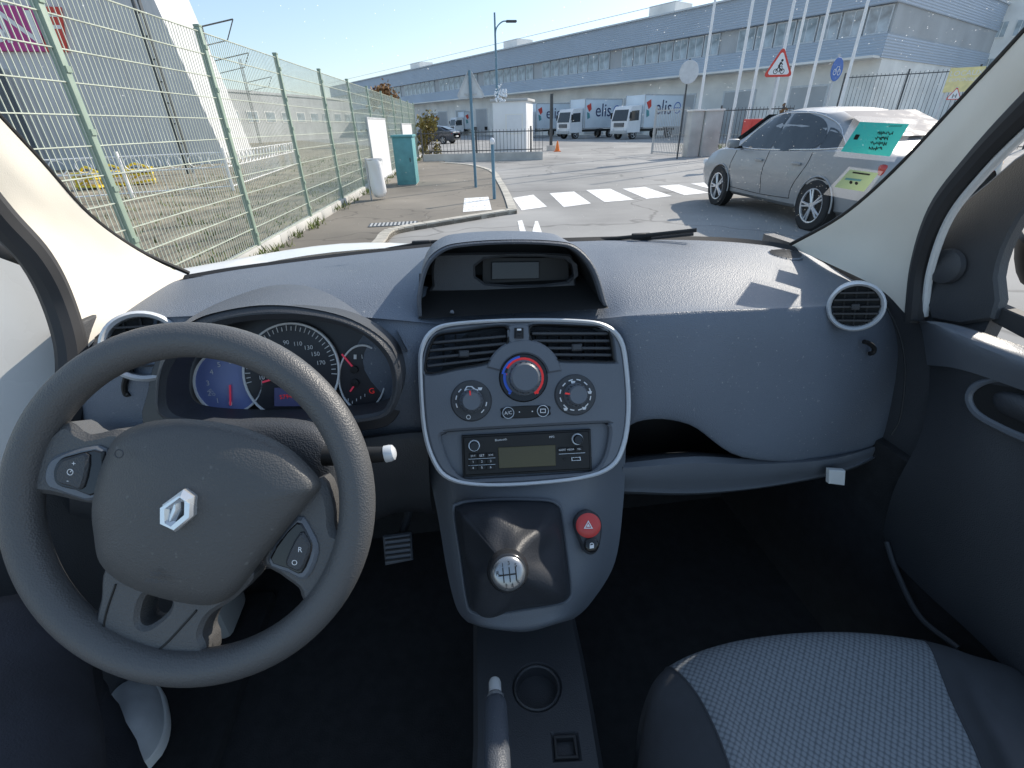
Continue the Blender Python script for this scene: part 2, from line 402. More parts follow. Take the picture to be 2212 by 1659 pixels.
MB().tube(spline([pt(*p) for p in [(2440,95,.45),(2236,268,.56),(2126,376,.66),(2050,474,.75),(2010,586,.83),(1998,682,.87)]], 6), .006, WPAINT, 8).build('door_frame_edge', van)
b = MB(); b.box((.055,.25,.34), (1.42,1.9,.04), CARPET); b.box((0,1.14,.76), (1.56,.06,.84), CARPET); b.box((.75,.5,.62), (.03,1.4,.54), CARPET); b.box((-.715,1.0,.335), (.13,.35,.04), CARPET)
b.build('floor_carpet', van)
b = MB(); b.box((-.755,.15,.33), (.20,1.6,.11), CARPET, bev=.02); b.build('door_sill', van)
MB().box((.772,.92,.78), (.03,.62,.84), DASHD).build('added_sun_block_panel', van); MB().box((-.755,1.0,.78), (.03,.36,.84), DASHD, bev=.005).build('added_sun_block_panel', van)  # side panels added to stop sun leaking past the dash ends
MB().box((-.735,.86,.72), (.05,.12,.66), GREYW, bev=.02).build('hinge_pillar', van)
# passenger door
b = MB()
rows = [[pt(1955,690,.90), hx(2060,700,.70), hx(2212,748,.70), hx(2420,815,.70)],
        [pt(1990,700,.885), hx(2060,725,.675), hx(2212,785,.675), hx(2420,860,.675)],
        [pt(2008,800,.875), hx(2080,830,.70), hx(2212,880,.70), hx(2420,960,.70)],
        [pt(1990,935,.875), hx(2090,960,.70), hx(2212,1030,.70), hx(2420,1120,.70)],
        [pt(1930,1060,.93), hx(2060,1150,.70), hx(2212,1260,.69), hx(2420,1400,.69)],
        [pt(1900,1180,1.0), hx(2000,1280,.71), hx(2130,1400,.70), hx(2420,1700,.70)]]
b.grid(surf(rows, 6, 5), DASHD)
pd = b.build('passenger_door', van)
b = MB(); UPR = [[p+V((-.004,0,.002)) for p in r] for r in surf([[pt(1958,692,.895), hx(2060,703,.695), hx(2212,752,.695), hx(2420,820,.695)], [pt(1990,702,.88), hx(2060,727,.672), hx(2212,787,.672), hx(2420,862,.672)], [pt(2006,790,.872), hx(2078,800,.690), hx(2212,845,.690), hx(2420,925,.690)]], 6, 5)]
b.grid(UPR, CONS); b.build('door_upper_trim', pd)
DP2 = Pl((.690,.6,1.0), (0,0,1), (0,-1,0))
b = MB(); b.shape(DP2, [[(2080,862),(2092,832),(2130,816),(2180,815),(2250,832),(2330,870),(2330,1010),(2240,970),(2160,935),(2100,900)],
   [(2096,862),(2106,842),(2136,828),(2180,827),(2245,845),(2310,880),(2310,985),(2240,952),(2165,920),(2112,890)]], CONS, .003, .012, .003); b.build('handle_surround', pd)
b = MB(); b.shape(DP2, [(2094,862),(2106,840),(2136,826),(2180,825),(2243,843),(2312,880),(2312,988),(2240,955),(2165,922),(2110,892)], BLK, -.002, .004, .001)
b.dome(DP2, [(2150,850),(2200,850),(2260,880),(2260,930),(2190,905),(2150,880)], (2200,880), .02, DASHD, 0); b.build('door_handle', pd)
SP = Pl((.745,.6,1.3), (0,0,1), (0,-1,0))
b = MB(); b.shape(SP, [(2010,690),(2004,600),(2018,520),(2055,460),(2130,395),(2240,310),(2240,410),(2200,470),(2165,540),(2150,600),(2143,690)], DASHD, 0, .02, .004, 2)
b.lathe([(.026,0),(.03,.004),(.028,.012),(.02,.016),(.001,.017)], DASHD, SP.hit(2052,575), SP.n, 24); b.build('mirror_trim', pd)
MB().shape(SP, [(2140,694),(2142,655),(2300,722),(2300,780)], RUB, -.012, .02, .002, 0).build('window_weatherstrip', pd)
b = MB(); b.dome(Pl((.95,.68,1.2), (0,0,1), (1,-.3,0)), [(2196,510),(2260,500),(2300,560),(2300,640),(2204,610)], (2250,565), .05, BLK, 0); b.build('door_mirror', van)
MB().tube(spline([pt(*p) for p in [(1915,1170,.96),(1935,1230,.94),(1985,1330,.88),(2070,1400,.82)]], 8), .005, DASHD, 8).build('sill_trim', van)
# open driver's door
dd = MB(); A = V((-.80,.92,0)); D = V((-sin(R(38)),-cos(R(38)),0)).normalized()
P1 = Pl(A, (0,0,1), D)
dd.poly([[(0,.38),(1.0,.38),(1.02,1.17),(.9,1.2),(.55,1.68),(.5,1.7),(.02,1.28)], [(.12,1.2),(.88,1.2),(.5,1.62),(.12,1.28)]], WPAINT, lambda a, c, z: P1.w(a, c, z), .06, .008, 0, True)
dro = dd.build('driver_door', van)
dd = MB(); dd.poly([[(.05,.42),(.96,.42),(.97,.99),(.05,.96)]], DASHD, lambda a, c, z: P1.w(a, c, -.078-z), .02, .004, 0, True)
dd.build('door_card', dro)
MB().dome(Pl(pt(30,570,.9), (0,0,1), (1,.2,0)), [(-80,520),(40,535),(60,570),(45,605),(-80,620)], (-10,570), .04, BLK, 0).build('door_mirror', van)

# ================================================================ DASHBOARD
dash = thing('dashboard', 'dark blue-grey moulded dashboard with silver edged centre console and round end vents', 'dashboard', (0,.8,.9))
Z0 = 1.205
cols = [
 [(388,606,None),(300,655,.93),(212,722,.86),(150,835,.82),(150,945,.80)],
 [(398,602,None),(335,640,.93),(268,688,.80),(212,790,.745),(208,938,.74)],
 [(520,580,None),(480,622,.90),(430,675,.76),(385,800,.72),(370,945,.71)],
 [(700,556,None),(680,606,.90),(650,668,.77),(640,800,.74),(640,955,.72)],
 [(860,538,None),(850,592,.90),(845,680,.74),(852,800,.69),(862,940,.69)],
 [(1000,526,None),(1000,585,.90),(1000,690,.75),(1000,800,.72),(1000,960,.69)],
 [(1220,520,None),(1238,585,.90),(1262,680,.75),(1290,800,.72),(1290,960,.69)],
 [(1330,517,None),(1348,575,.90),(1365,670,.725),(1375,790,.67),(1378,903,.66)],
 [(1450,516,None),(1480,570,.90),(1500,660,.715),(1510,790,.655),(1492,908,.65)],
 [(1560,519,None),(1605,574,.90),(1650,655,.715),(1665,800,.655),(1612,976,.64)],
 [(1660,528,None),(1722,580,.90),(1780,650,.735),(1808,800,.67),(1800,980,.655)],
 [(1716,538,None),(1795,584,.92),(1888,640,.79),(1935,770,.73),(1928,938,.71)],
 [(1722,542,None),(1840,600,.93),(1945,662,.84),(2004,770,.80),(2008,930,.80)]]
ctrl = []
for ci_, c in enumerate(cols):
    c = list(c); a, d = c[2], c[3]; f = .17; k = .62 if 7 <= ci_ <= 10 else .25
    c.insert(3, (a[0]+(d[0]-a[0])*f, a[1]+(d[1]-a[1])*f, a[2]+(d[2]-a[2])*k))
    q = [hz(x, y, Z0) if yy is None else hy(x, y, yy) for x, y, yy in c]
    q.insert(0, q[0]+V((0,.06,-.03)))
    e = q[-1]; q.append(e+V((0,.03,-.012))); q.append(e+V((0,.14,-.015)))
    ctrl.append(q)
b = MB(); b.grid(surf(ctrl, 6, 6), DASH); body = b.build('dashboard_top', dash, 60)
q = spline([pt(*p) for p in [(1905,645,.9),(1942,720,.868),(1955,800,.855),(1945,900,.855),(1925,940,.86)]], 6)
MB().tube(q, .0016, BLK, 6).build('panel_seam', body)
for x, y in ((416,612),(1696,551)):
    c = hz(x, y, Z0-.001); b = MB(); b.lathe([(.036,-.006),(.037,.001),(.034,.003),(.001,.003)], DASH, c, (0,-.08,1), 28)
    for k in range(-4, 5): b.box(c+V((0,k*.007,.0036+k*.0006)), (2*math.sqrt(max(0,.033**2-(k*.007)**2)),.002,.0012), BLK)
    b.build('tweeter_grille', dash)
led = surf([[hy(x, y, .80) for x, y in [(1340,985),(1480,975),(1640,985),(1800,985),(1920,950)]],
            [hy(x, y, .655) for x, y in [(1345,1000),(1500,986),(1640,992),(1800,985)]]+[hy(1930,948,.72)],
            [hy(x, y, .65) for x, y in [(1345,1050),(1500,1054),(1660,1042),(1820,1010)]]+[hy(1934,962,.72)],
            [hy(x, y, .70) for x, y in [(1345,1066),(1500,1068),(1660,1052),(1820,1020)]]+[hy(1936,970,.73)],
            [hy(x, y, 1.1) for x, y in [(1345,1066),(1500,1068),(1660,1052),(1820,1020)]]+[hy(1936,970,1.1)]], 6, 4)
MB().grid(led, CONS).build('storage_shelf', dash)
b = MB(); b.grid([[hy(x, y, .80) for x, y in [(1330,880),(1500,880),(1620,940),(1800,960),(1990,900)]], [hy(x, y, .80) for x, y in [(1330,1000),(1500,1000),(1620,1000),(1800,1000),(1990,960)]]], BLK); b.build('shelf_recess', dash)
low = surf([[hy(x, y, .715) for x, y in [(150,938),(370,940),(640,950),(862,936),(930,930)]],
            [hy(x, y, .66) for x, y in [(150,955),(380,965),(640,980),(855,950),(925,945)]],
            [hy(x, y, .68) for x, y in [(150,1080),(380,1130),(640,1150),(850,1085),(930,1080)]],
            [hy(x, y, .85) for x, y in [(150,1130),(380,1180),(640,1190),(850,1110),(940,1110)]]], 5, 5)
MB().grid(low, DASHD).build('knee_panel', dash)
# --- instrument cluster
CLO = hy(628, 800, .70); CL = Pl(CLO, (0,.31,.95)); HP = Pl(CLO+CL.n*.075, (0,.25,.97))
outer = [(342,905),(328,845),(342,775),(383,717),(450,681),(560,662),(660,667),(760,692),(838,743),(866,805),(862,862),(838,900),(780,916),(600,928),(450,928)]
hole = [(362,893),(352,840),(365,792),(407,742),(467,708),(560,692),(680,694),(776,722),(830,772),(846,825),(838,870),(800,897),(600,914),(430,912)]
b = MB(); b.shape(HP, [outer, hole], DASHD, 0, .07, .008, 5)
h0 = [(372,728),(410,699),(460,678),(560,661),(660,666),(760,691),(838,742),(864,795)]
h1 = [(385,705),(440,664),(510,636),(600,618),(690,622),(770,648),(840,704),(880,770)]
rows = surf([[HP.hit(x, y, -.006)+V((0,0,.001)) for x, y in h0], [HP.hit(x, y-6, -.05)+V((0,0,.002)) for x, y in h0], [hy(x, y, .86) for x, y in h1], [hz(x, y-14, 1.197) for x, y in h1]], 5, 6)
b.grid(rows, HOODM); cl = b.build('cluster_hood', dash)
b = MB(); b.shape(CL, [(330,930),(320,840),(345,760),(400,710),(480,685),(600,675),(760,690),(850,740),(880,830),(850,910),(780,930),(600,935)], DIALS, -.012, .004, .001)
face = b.build('instrument_panel', dash)
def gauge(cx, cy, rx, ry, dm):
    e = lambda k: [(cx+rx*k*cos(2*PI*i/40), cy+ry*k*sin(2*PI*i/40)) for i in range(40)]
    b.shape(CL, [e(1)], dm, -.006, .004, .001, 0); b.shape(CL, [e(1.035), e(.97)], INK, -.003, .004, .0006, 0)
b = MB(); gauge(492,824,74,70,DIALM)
for i, (x, y) in enumerate([(498,872),(470,866),(452,850),(449,828),(457,804),(473,788),(497,781)]): b.text(CL, str(i), x, y, 11, INK, -.004)
b.text(CL, 'ECO', 458, 848, 6, INK, -.004, R(-60)); b.shape(CL, seg(497,876,496,832,3.5), NEED, -.002, .002, .0003, 0)
b.build('rev_counter', face)
b = MB(); gauge(782,816,50,70,DIALS)
b.shape(CL, seg(738,765,766,798,3.5), NEED, -.002, .002, .0003, 0); b.shape(CL, seg(756,846,770,826,3.5), NEED, -.002, .002, .0003, 0)
for cx, cy in ((766,798),(768,826)): b.lathe([(.006,0),(.006,.006),(.001,.007)], BLK, CL.hit(cx, cy, -.006), CL.n, 16)
b.text(CL, '1', 782, 771, 9, INK, -.004)
b.shape(CL, [(764,766),(770,766),(770,776),(764,776)], INK, -.004, .001, .0002, 0)
for k in range(5): b.shape(CL, seg(752+9*k,872-5*abs(k-1),752+9*k,866-5*abs(k-1),1.5), INK, -.004, .001, .0001, 0)
b.text(CL, 'G', 803, 845, 12, REDI, -.004)
b.build('fuel_gauge', face)
b = MB(); e = lambda k: circ(628,802,103*k,48)
b.shape(CL, [e(1)], DIALS, -.003, .006, .001, 0); b.shape(CL, [e(1.028), e(.983)], INK, 0, .006, .0006, 0)
for s_, x, y in [('10',565,816),('30',570,792),('50',578,766),('70',594,748),('90',618,740),('110',643,743),('130',666,751),('150',681,765),('170',693,784)]: b.text(CL, s_, x, y, 9, INK, -.001)
for k in range(33):
    a = R(165+k*6.2); b.shape(CL, seg(628+88*cos(a),802+88*sin(a),628+(97 if k % 2 else 100)*cos(a),802+(97 if k % 2 else 100)*sin(a),1.6), INK, -.001, .001, .0001, 0)
b.shape(CL, seg(566,826,640,804,4), NEED, .003, .002, .0004, 0); b.lathe([(.01,0),(.01,.008),(.001,.009)], BLK, CL.hit(640,804,-.003), CL.n, 20)
b.shape(CL, [(592,838),(690,838),(690,878),(592,878)], LCD, 0, .002, .0005, 0); b.text(CL, '57944 KM', 632, 856, 9, REDI, .001)
b.build('speedometer', face)
# --- round end vents
def round_vent(c, n, r):
    n = V(n).normalized()
    b = MB(); b.lathe([(r*1.02,-.08),(r*1.08,0),(r*1.07,.008),(r*.99,.013),(r*.90,.008),(r*.87,-.02),(r*.01,-.022)], LSILV, c, n, 40)
    o = b.build('air_vent', dash)
    b = MB(); b.lathe([(r*.88,-.014),(r*.87,-.012),(.001,-.012)], BLK, c, n, 36)
    X = V((1,0,0)); X = (X-n*X.dot(n)).normalized(); U = n.cross(X); rot = MX((X, U, n)).transposed()
    for k in range(-2, 3):
        l = 2*math.sqrt((.86*r)**2-(k*.3*r)**2); b.box(c+U*(k*.3*r)+n*.0, (l,.003,.014), RUB, rot)
    for k in range(-1, 2):
        l = 2*math.sqrt((.86*r)**2-(k*.42*r)**2); b.box(c+X*(k*.42*r)-n*.007, (.0025,l,.008), BLK, rot)
    b.box(c+n*.008, (.012,.010,.008), RUB, rot, .002)
    b.build('slats', o)
round_vent(pt(1848,662,.80), (-.66,-.72,.2), .0385)
round_vent(hy(312,748,.735), (.40,-.86,.33), .050)
MB().tube(spline([hy(x, y, .690) for x, y in [(1866,738),(1878,742),(1888,752),(1886,762),(1878,764)]], 4), .004, BLK, 8).build('hook', dash)
MB().tube(spline([hy(x, y, .72) for x, y in [(272,815),(268,835),(272,852),(280,850)]], 4), .004, BLK, 8).build('hook', dash)
# --- display hood on top of centre
HB = hy(1108, 672, .735); TP = Pl(HB, (0,.22,.975))
ho = [(903,688),(901,640),(918,572),(955,536),(1010,524),(1105,519),(1200,522),(1248,534),(1288,580),(1315,664)]
hi = [(911,684),(910,640),(926,577),(961,543),(1012,532),(1105,527),(1198,530),(1242,541),(1280,585),(1306,661)]
def chain(L, n=5):
    q = spline([V((x, y, 0)) for x, y in L], n); return [(p.x, p.y) for p in q]
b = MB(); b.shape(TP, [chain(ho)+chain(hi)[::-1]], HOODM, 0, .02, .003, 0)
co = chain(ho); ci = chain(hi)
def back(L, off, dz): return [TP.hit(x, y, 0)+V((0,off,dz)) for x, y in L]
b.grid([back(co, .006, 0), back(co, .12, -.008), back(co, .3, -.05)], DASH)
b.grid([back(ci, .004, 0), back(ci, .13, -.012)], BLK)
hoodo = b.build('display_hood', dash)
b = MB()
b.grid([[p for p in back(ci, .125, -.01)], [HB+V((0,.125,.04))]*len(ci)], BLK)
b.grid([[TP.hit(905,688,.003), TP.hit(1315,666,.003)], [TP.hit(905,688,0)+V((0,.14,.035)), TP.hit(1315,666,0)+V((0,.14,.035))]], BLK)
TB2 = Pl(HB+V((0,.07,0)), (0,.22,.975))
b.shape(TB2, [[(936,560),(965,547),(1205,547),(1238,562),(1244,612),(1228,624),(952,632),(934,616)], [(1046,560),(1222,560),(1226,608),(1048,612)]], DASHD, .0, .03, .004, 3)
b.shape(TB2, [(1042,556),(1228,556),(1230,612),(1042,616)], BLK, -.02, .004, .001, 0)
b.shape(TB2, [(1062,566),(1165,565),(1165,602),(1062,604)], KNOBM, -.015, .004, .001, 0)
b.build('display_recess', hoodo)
MB().dome(TP, [(972,676),(974,670),(979,670),(981,677)], (976,674), .002, CONS, .004, 5, 4, .5, .006).build('sensor', hoodo)
# --- centre console
pa, pb = pt(1130,690,.775), pt(1138,985,.775)
CP = Pl(pb, pa-pb)
bz = [(903,800),(908,745),(935,708),(990,694),(1120,687),(1250,689),(1310,699),(1347,732),(1360,800),(1364,890),(1353,965),(1325,1012),(1260,1036),(1130,1050),(1030,1051),(968,1038),(935,1003),(912,930)]
def inset(L, c, k): return [(c[0]+(x-c[0])*k, c[1]+(y-c[1])*k) for x, y in L]
C0 = (1134, 868); bi = inset(bz, C0, .962)
vl = [(946,722),(1000,714),(1096,704),(1097,745),(1085,758),(1055,782),(990,795),(920,806),(922,765),(932,738)]
vr = [(1147,702),(1240,702),(1308,706),(1320,722),(1328,775),(1325,781),(1270,780),(1205,778),(1175,762),(1149,742)]
rr = [(952,948),(962,936),(1000,930),(1290,914),(1312,918),(1318,935),(1308,985),(1285,1016),(1240,1024),(1040,1036),(1000,1034),(972,1005)]
b = MB(); b.shape(CP, [bz, bi], LSILV, .022, .05, .003); b.shape(CP, [bi, vl, vr, rr], CONS, .017, .045, .004)
con = b.build('centre_console', dash)
b = MB(); b.shape(CP, inset(bz, C0, .97), DASHD, -.028, .01, .001); b.shape(CP, rr, CONS, .003, .01, .001); b.build('console_backing', con)
for P, sl_ in ((vl, [(934,740,1094,726),(926,757,1094,742),(922,774,1082,758),(922,791,1066,774)]), (vr, [(1149,720,1316,720),(1152,736,1324,736),(1168,752,1327,752),(1195,766,1328,767)])):
    cx = sum(p[0] for p in P)/len(P); cy = sum(p[1] for p in P)/len(P)
    b = MB(); b.shape(CP, [P, inset(P, (cx, cy), .955)], BLK, .019, .02, .001); o = b.build('air_vent', con)
    b = MB()
    for s_ in sl_: b.shape(CP, seg(*s_, 6.5), DASHD, .012, .018, .0012, 0)
    for k in range(6):
        x = P[0][0]+12+k*26; b.shape(CP, seg(x, cy-30, x, cy+30, 4), BLK, -.006, .01, .001, 0)
    xm, ym = (sl_[2][0]+sl_[2][2])/2, (sl_[2][1]+sl_[2][3])/2
    b.shape(CP, [(xm-11,ym-9),(xm+11,ym-10),(xm+11,ym+5),(xm-11,ym+6)], DASHD, .016, .012, .002, 0); b.build('slats', o)
b = MB(); b.shape(CP, [(1100,704),(1141,703),(1143,736),(1122,744),(1100,738)], CONS, .019, .004, .002, 3)
b.shape(CP, [(1111,708),(1131,708),(1131,731),(1111,731)], BLK, .020, .003, .0005, 0)
for k in range(7): b.shape(CP, seg(1114,711+k*3,1128,711+k*3,1.6), DASHD, .026, .006, .0003, 0)
b.shape(CP, seg(1117,712,1126,712,4), INK, .027, .001, .0002, 0); b.build('vent_thumbwheel', con)
b = MB(); b.shape(CP, arc(1132,816,52,84,R(195),R(350),20), CONS, .020, .006, .003, 0); b.build('dial_arch', con)
def dial(cx, cy, ro, ri, kh, nm):
    b = MB(); b.shape(CP, circ(cx, cy, ro, 40), GLOSS if ro > 50 else DASHD, .020, .006, .002, 0)
    o = b.build(nm, con); k = CP.px2m(cx, cy)
    b = MB(); r = ri*k; b.lathe([(r*1.15,0),(r*1.12,.006),(r*.98,.009),(r*.93,kh),(r*.8,kh+.003),(.001,kh+.002)], CONS, CP.hit(cx, cy, .02), CP.n, 36)
    for i in range(18):
        a = 2*PI*i/18; p = CP.hit(cx, cy, .02)+(CP.x*cos(a)+CP.u*sin(a))*r*.97; b.tube([p+CP.n*.008, p+CP.n*kh], .0012, DASHD, 5)
    b.build('knob', o); return o
d0 = dial(1131,816,53,33,.02,'temperature_dial')
b = MB(); b.shape(CP, arc(1131,816,43,48,R(-170),R(-100)), BLUEI, .0215, .001, .0001, 0)
b.shape(CP, arc(1131,816,38,44,R(-150),R(55)), REDI, .0215, .001, .0001, 0); b.shape(CP, arc(1131,816,38,44,R(130),R(195)), BLUEI, .0215, .001, .0001, 0)
b.shape(CP, circ(1161,848,3,10), REDI, .0215, .001, .0001, 0); b.shape(CP, circ(1101,849,3,10), BLUEI, .0215, .001, .0001, 0)
b.shape(CP, seg(1094,809,1104,806,4), REDI, .026, .002, .0003, 0); b.build('markings', d0)
for cx, cy, nm in ((1018,866,'airflow_dial'), (1243,853,'fan_dial')):
    d = dial(cx, cy, 45, 22, .018, nm); b = MB()
    b.shape(CP, seg(cx-3,cy-22,cx-2,cy-12,3.5) if cx < 1100 else seg(cx-22,cy-3,cx-12,cy-2,3.5), REDI, .041, .002, .0003, 0)
    for a0 in range(0, 360, 30):
        if cx > 1100 or a0 in (0,30,150,180,210): b.shape(CP, arc(cx,cy,32,34.5,R(a0+4),R(a0+20),5), INK, .0213, .0008, .0001, 0)
    if cx < 1100:
        b.shape(CP, [(1003,842),(1008,834),(1020,834),(1027,840),(1033,841),(1033,846),(1003,846)], INK, .0213, .0008, .0001, 0); b.shape(CP, [[(1007,840),(1010,836),(1018,836),(1022,840)]], DASHD, .0217, .0008, .0001, 0)
        b.shape(CP, [circ(1012,901,5,14), circ(1012,901,3.6,14)], INK, .0205, .0008, .0001, 0)
    for x, y in ([(1037,840)] if cx < 1100 else [(1238,826),(1274,848),(1262,882),(1222,884)]): b.shape(CP, [(x-5,y-3),(x+5,y-3),(x+3,y+3),(x-3,y+3)], INK, .0216, .0008, .0001, 0)
    b.build('markings', d)
b = MB(); b.shape(CP, [(1090,880),(1180,876),(1188,887),(1181,899),(1092,904),(1084,892)], BLK, .019, .003, .001, 4)
ac = b.build('ac_switches', con)
for cx, cy in ((1098,892),(1173,888)):
    b = MB(); b.shape(CP, [circ(cx,cy,13,24), circ(cx,cy,11,24)], SILV, .022, .003, .0005, 0); b.shape(CP, circ(cx,cy,11,24), GLOSS, .0215, .003, .001, 0)
    if cx < 1130: b.text(CP, 'A/C', cx, cy, 7, INK, .0222)
    else: b.shape(CP, [[(cx-6,cy-5),(cx+6,cy-5),(cx+6,cy+4),(cx-6,cy+4)], [(cx-4.5,cy-3.5),(cx+4.5,cy-3.5),(cx+4.5,cy+2.5),(cx-4.5,cy+2.5)]], INK, .0222, .0005, .0001, 0)
    b.build('button', ac)
for k in (1122, 1150): MB().shape(CP, circ(k,890-(k-1122)*.05,1.5,8), INK, .0195, .0006, .0001, 0).build('indicator', ac)
# --- radio (own thing)
rad = thing('car_radio', 'black car radio with small screen and two silver ringed knobs', 'radio', CP.hit(1138,980))
b = MB(); b.shape(CP, [(1000,944),(1273,930),(1276,1013),(1003,1028)], BLK, .012, .04, .002, 0)
b.shape(CP, seg(1012,992,1070,989,1), SILV, .0128, .0006, .0001, 0); b.shape(CP, seg(1012,1006,1070,1003,1), SILV, .0128, .0006, .0001, 0); b.shape(CP, seg(1207,981,1264,978,1), SILV, .0128, .0006, .0001, 0); b.shape(CP, circ(1220,992,3,12), BLK, .0135, .002, .0004, 0)
b.build('radio_body', rad)
b = MB(); b.shape(CP, [[(997,941),(1276,927),(1279,1016),(1000,1031)], [(1002,946),(1271,932),(1274,1011),(1005,1026)]], BLK, .010, .03, .001, 0); b.build('radio_frame', rad)
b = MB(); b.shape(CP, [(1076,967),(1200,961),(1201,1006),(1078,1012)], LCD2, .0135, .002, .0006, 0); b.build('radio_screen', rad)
for cx, cy in ((1024,962),(1246,948)):
    b = MB(); k = CP.px2m(cx, cy); b.lathe([(12.5*k,0),(12.5*k,.004),(11.5*k,.005)], CHROME, CP.hit(cx,cy,.012), CP.n, 28); b.lathe([(10*k,0),(10*k,.010),(8.5*k,.012),(.001,.012)], GLOSS, CP.hit(cx,cy,.012), CP.n, 28); b.build('radio_knob', rad)
rows_ = [(986,['I<<','SET','>>I']),(999,['1','2','3']),(1012,['4','5','6'])]
for ry, T in rows_:
    for i, t in enumerate(T):
        cx = 1022+19*i; cy = ry-1-i*.9; b = MB(); b.shape(CP, [(cx-8.5,cy-4.5),(cx+8.5,cy-5),(cx+8.5,cy+4.5),(cx-8.5,cy+5)], BLK, .0145, .003, .0006, 0); b.text(CP, t, cx, cy, 5, INK, .0149); b.build('radio_button', rad)
for i, t in enumerate(['RADIO','MEDIA','TEL']):
    cx = 1215+18*i; cy = 972-i*.9; b = MB(); b.shape(CP, [(cx-8,cy-4.5),(cx+8,cy-5),(cx+8,cy+4.5),(cx-8,cy+5)], BLK, .0145, .003, .0006, 0); b.text(CP, t, cx, cy, 3.6, INK, .0149); b.build('radio_button', rad)
b = MB(); b.shape(CP, [[(1234,988),(1254,987),(1255,995),(1235,996)], [(1236,989.5),(1252,988.5),(1253,993.5),(1237,994.5)]], CHROME, .0145, .003, .0004, 0); b.build('usb_socket', rad)
MB().text(CP, 'Bluetooth', 1082, 950, 4.5, INK, .0125).build('lettering', rad); MB().text(CP, 'MP3', 1192, 944, 4.5, INK, .0125).build('lettering', rad)
# --- lower console
LC = [[(918,985,.87),(990,1020,.80),(1130,1035,.785),(1280,1015,.80),(1352,965,.87)],
      [(945,1110,.85),(985,1090,.79),(1110,1085,.775),(1255,1080,.79),(1346,1090,.85)],
      [(965,1230,.84),(1005,1230,.775),(1112,1230,.762),(1255,1215,.775),(1328,1215,.84)],
      [(985,1310,.83),(1030,1328,.765),(1125,1335,.752),(1225,1312,.765),(1278,1300,.83)],
      [(1008,1342,.83),(1050,1356,.775),(1135,1364,.77),(1205,1346,.775),(1240,1336,.83)],
      [(1020,1345,.9),(1060,1352,.9),(1135,1358,.9),(1195,1342,.9),(1225,1336,.9)]]
MB().grid(surf([[pt(*p) for p in r] for r in LC], 6, 6), CONS).build('lower_console', dash)
l0, l1 = pt(1110,1090,.768), pt(1112,1325,.745); LP = Pl(l1, l0-l1)
gf = [(976,1102),(988,1086),(1020,1080),(1100,1076),(1180,1078),(1206,1086),(1217,1106),(1228,1190),(1238,1272),(1234,1296),(1210,1309),(1130,1322),(1055,1333),(1022,1328),(1006,1306),(990,1200)]
gi = inset(gf, (1108,1205), .955)
gl = thing('gear_lever', 'gear lever with silver topped knob in a black leather gaiter', 'gear lever', LP.hit(1108,1205))
b = MB(); b.shape(LP, [gf, gi], CONS, .005, .02, .002); b.build('gaiter_frame', gl)
K = pt(1097,1232,.60); Bc = LP.hit(1112,1195,-.01); ax = (K-Bc).normalized()
base = spline([V((x, y, 0)) for x, y in gi], 7, True); nb = len(base)
rows = []; kb = K-ax*.024; X2 = V((1,0,0)); X2 = (X2-ax*X2.dot(ax)).normalized(); U2 = ax.cross(X2); NR = 34
for k in range(NR+1):
    s_ = k/NR; rw = []
    for i, p in enumerate(base):
        w0 = LP.hit(p.x, p.y, .001); dv = w0-LP.hit(1108,1205,.001); a = math.atan2(dv.dot(LP.u), dv.dot(LP.x))
        w1 = kb+(X2*cos(a)+U2*sin(a))*.014
        e = s_**.95; q = w0.lerp(w1, e); bell = sin(PI*s_)**.8 if 0 < s_ < 1 else 0; sat = min(1, s_*4.5)
        ridge = .85*(.5+.5*sin(3*a+3.4*s_+1.2))**1.8+.55*(.5+.5*sin(5*a-4.5*s_+.4))**1.8+.2*(.5+.5*sin(2*a+7*s_+2))**2
        out = bell*sat*(.008*(1-s_)+.013*(ridge-.5)*(1-.6*s_))
        q = q+(LP.x*cos(a)+LP.u*sin(a))*out+LP.n*bell*sat*(.020*(1-s_)+.015*(ridge-.5)*(1-s_))
        rw.append(q)
    rows.append(rw)
MB().grid(rows, LEATH, True).build('gaiter', gl, 80)
KX = V((-.03,-.80,.60)).normalized(); KXX = V((1,0,0)); KXX = (KXX-KX*KXX.dot(KX)).normalized(); KXU = KX.cross(KXX)
b = MB(); RB = .0268; b.lathe([(max(.0005, RB*cos(t)), RB*sin(t)) for t in [-PI/2+(PI/2+.64)*i/14 for i in range(15)]], KNOBM, K, KX, 40); b.tube([kb-ax*.004, K-ax*.016], [.015,.017], BLK, 20); kn = b.build('knob', gl, 60)
b = MB(); b.lathe([(.0208,.0158),(.0202,.0178),(.0148,.0203),(.008,.0213),(.001,.0216)], PLATE, K, KX, 40); o = b.build('shift_plate', kn, 60)
KP = Pl(K+KX*.0222, KXU, KXX); b = MB()
for t, u, v in [('R',-.0140,.003),('1',-.0068,.0120),('3',.001,.0135),('5',.0095,.0100),('2',-.0045,-.0135),('4',.003,-.0135),('6',.0110,-.0105)]: b.text(KP, t, 0, 0, 0, BLK, .0001, size=.0070, at=(u, v))
for u in (-.0068,.001,.009): b.poly([[(u-.0006,-.009),(u+.0006,-.009),(u+.0006,.009),(u-.0006,.009)]], BLK, lambda a, c, z: KP.w(a, c, .0003+z), .0004, .0001)
b.poly([[(-.013,-.0007),(.009,-.0007),(.009,.0007),(-.013,.0007)]], BLK, lambda a, c, z: KP.w(a, c, .0005+z), .0004, .0001); b.build('shift_pattern', kn)
